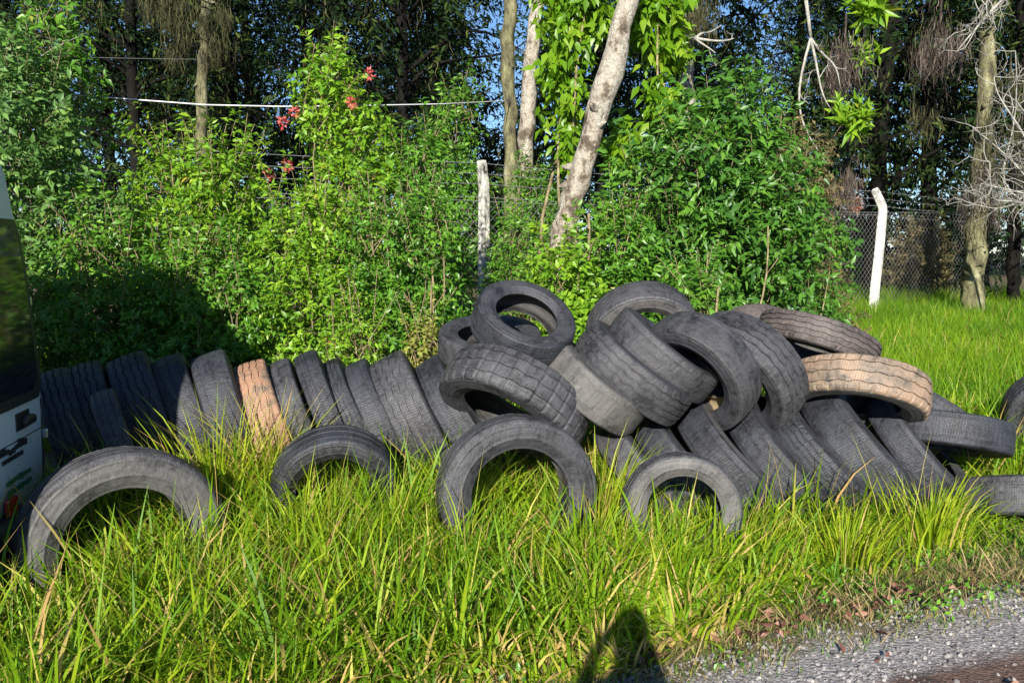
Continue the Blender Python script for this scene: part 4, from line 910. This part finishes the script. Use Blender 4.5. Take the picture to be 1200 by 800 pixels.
    mb = MB(); pts = [(4.22, 1.42), (3.62, 2.26)]
    V = [W3(l+.02, t_, z+.02) for l, z in pts for t_ in (.12, Wd-.12)]+[W3(l-.03, t_, z-.02) for l, z in pts for t_ in (.12, Wd-.12)]
    mb.add(V, [(0, 1, 3, 2), (4, 6, 7, 5), (0, 4, 5, 1), (2, 3, 7, 6), (0, 2, 6, 4), (1, 5, 7, 3)]); mb.build('windscreen', M['glass'], e, smooth=False)
    for t_ in (.2, Wd-.2): bx('headlight', 4.68, t_, .92, .08, .26, .16, 'chrome', bev=.02)
    for cx in (.95, 3.75):
        for t_ in (.11, Wd-.11):
            wg = tyre_geo(.33, .20, 'rib', int(cx*10+t_*10)); c = W3(cx, t_, .33)
            wh = bpy.data.objects.new('wheel', None); COL.objects.link(wh); wh.parent = e; wh.location = c; wh.rotation_euler = basis(tuple(ey)).to_euler()
            vv = np.concatenate([wg[k][0] for k in ('tread', 'side+', 'side-')]); qq = []; off = 0
            for k in ('tread', 'side+', 'side-'): qq.append(wg[k][1]+off); off += len(wg[k][0])
            obj('wheel_tyre', mesh('wheel_tyre', vv, np.concatenate(qq), None, True), M['side_dark'], wh)
            mb = MB(); mb.tube([(0, 0, -.07), (0, 0, -.06), (0, 0, .06), (0, 0, .07)], [.12, .186, .186, .12], 24); mb.build('rim', M['chrome'], wh, smooth=False)
van()

# ---------------------------------------------------------------- gravel, fallen leaves
rg = np.random.RandomState(51)
ico = [(0, 0, -1), (.72, -.53, -.45), (-.28, -.85, -.45), (-.89, 0, -.45), (-.28, .85, -.45), (.72, .53, -.45), (.28, -.85, .45), (-.72, -.53, .45), (-.72, .53, .45), (.28, .85, .45), (.89, 0, .45), (0, 0, 1)]
icf = [(0,1,2),(1,0,5),(0,2,3),(0,3,4),(0,4,5),(1,5,10),(2,1,6),(3,2,7),(4,3,8),(5,4,9),(1,10,6),(2,6,7),(3,7,8),(4,8,9),(5,9,10),(6,10,11),(7,6,11),(8,7,11),(9,8,11),(10,9,11)]
def pebbles(n, keep, smin, smax):
    x = rg.uniform(-1, 6, n); y = rg.uniform(2.6, 6.2, n); m_ = keep(x, y) & (rg.uniform(0, 1, n) < .45+2.2*np.clip(wob(x*5, y*5)+.12, 0, 1)); x = x[m_]; y = y[m_]; n = len(x)
    s = smin+(smax-smin)*rg.uniform(0, 1, n)**3.5; base = np.array(ico)
    sc3 = s[:, None]*rg.uniform(.6, 1.1, (n, 3))*np.array([1, 1, .7]); a = rg.uniform(0, 6.28, n)
    V = base[None]*(1+rg.normal(0, .13, (n, 12, 1)))*sc3[:, None]; c, si = np.cos(a)[:, None], np.sin(a)[:, None]
    V = np.stack([V[..., 0]*c-V[..., 1]*si+x[:, None], V[..., 0]*si+V[..., 1]*c+y[:, None], V[..., 2]+(ground(x, y)+s*.25)[:, None]], -1).reshape(-1, 3)
    T = (np.array(icf)[None]+np.arange(n)[:, None, None]*12).reshape(-1, 3)
    return V, T, np.repeat(rg.uniform(0, 1, n), 12)
keep = lambda x, y: (edge_s(x, y) < .12+.2*wob(x*4, y*4)) & (edge_s(x, y) > -1.2) & (rg.uniform(0, 1, len(x)) < np.where(edge_s(x, y) < -.40, .12, 1))
V, T, A = pebbles(90000, keep, .003, .015)
m, t, N, L, b = newmat('pebble'); at = N.new('ShaderNodeAttribute'); at.attribute_name = 'var'
r = ramp(N, [(0, (.10, .09, .085)), (.45, (.22, .205, .2)), (.9, (.25, .235, .225)), (1, (.38, .36, .34))]); L.new(at.outputs['Fac'], r.inputs[0]); L.new(r.outputs[0], b.inputs['Base Color']); b.inputs['Roughness'].default_value = .85
o = obj('gravel', mesh('gravel', V, None, T, False, A), m); tag(o, 'loose grey gravel along the road edge', 'gravel', kind='stuff')
n = 150; x = rg.uniform(.4, 3.2, n); y = 3.06+.46*x+rg.normal(.12, .16, n); cl = rg.randint(0, 6, n); cx = np.array([1.05, 1.3, 1.62, 1.85, .55, 2.0])[cl]; x = np.where(rg.uniform(0, 1, n) < .7, cx+rg.normal(0, .07, n), x); y = np.where(rg.uniform(0, 1, n) < .7, 3.12+.46*x+rg.normal(.1, .07, n), y)
pos = np.stack([x, y, ground(x, y)+.02+.02*rg.uniform(0, 1, n)], -1); d = norm(rg.normal(0, 1, (n, 3))*np.array([1, 1, .25])); L_ = rg.uniform(.03, .075, n)
V, T, A = leaves(rg, pos, d, L_, L_*.42, rg.uniform(0, 1, n), .5, .5)
o = obj('fallen_leaves', mesh('fallen_leaves', V, None, T, True, A), M['dead_leaf']); tag(o, 'red brown fallen leaves scattered along the gravel edge', 'fallen leaves', kind='stuff')

# ---------------------------------------------------------------- the photographer, who casts the shadow at the bottom
def person():
    bx, by = -.13, -.33; g = gz(bx, by)
    J = {'pelvis': (0, 0, .95, .15), 'belly': (0, 0, 1.10, .145), 'chest': (0, .01, 1.32, .16), 'neck': (0, .01, 1.50, .06), 'headb': (0, .03, 1.60, .085), 'head': (0, .04, 1.69, .098), 'top': (0, .03, 1.765, .06)}
    E = [('pelvis', 'belly'), ('belly', 'chest'), ('chest', 'neck'), ('neck', 'headb'), ('headb', 'head'), ('head', 'top')]
    for s, k in ((-1, 'l'), (1, 'r')):
        J['sh'+k] = (s*.18, .01, 1.42, .062); J['el'+k] = (s*.20, .14, 1.25, .045); J['wr'+k] = (s*.12, .20, 1.50, .030); J['ha'+k] = (s*.075, .22, 1.58, .032)
        J['hip'+k] = (s*.10, 0, .88, .10); J['kn'+k] = (s*.12, .02, .49, .062); J['an'+k] = (s*.13, -.02, .09, .042); J['toe'+k] = (s*.15, .16, .035, .035)
        E += [('chest', 'sh'+k), ('sh'+k, 'el'+k), ('el'+k, 'wr'+k), ('wr'+k, 'ha'+k), ('pelvis', 'hip'+k), ('hip'+k, 'kn'+k), ('kn'+k, 'an'+k), ('an'+k, 'toe'+k)]
        for f in range(5):
            a = (f-2)*.012
            J[f'f{f}'+k] = (s*(.055-.006*f), .235, 1.60+a, .009); J[f'g{f}'+k] = (s*(.02-.0*f), .245, 1.602+a*1.2, .0075); E += [('ha'+k, f'f{f}'+k), (f'f{f}'+k, f'g{f}'+k)]
    names = list(J); me = bpy.data.meshes.new('person'); me.from_pydata([J[n_][:3] for n_ in names], [(names.index(a), names.index(b_)) for a, b_ in E], [])
    o = bpy.data.objects.new('person', me); COL.objects.link(o); o.location = (bx, by, g)
    tag(o, 'person standing at the road edge holding up a camera, whose shadow falls on the grass', 'person')
    sm = o.modifiers.new('skin', 'SKIN'); su = o.modifiers.new('sub', 'SUBSURF'); su.levels = 1; su.render_levels = 2
    for i, n_ in enumerate(names):
        v = me.skin_vertices[0].data[i]; r = J[n_][3]; v.radius = (r, r); v.use_root = (n_ == 'pelvis')
        if n_ in ('chest', 'belly', 'pelvis'): v.radius = (r*1.15, r*.8)
    me.materials.append(M['shirt'])
person()
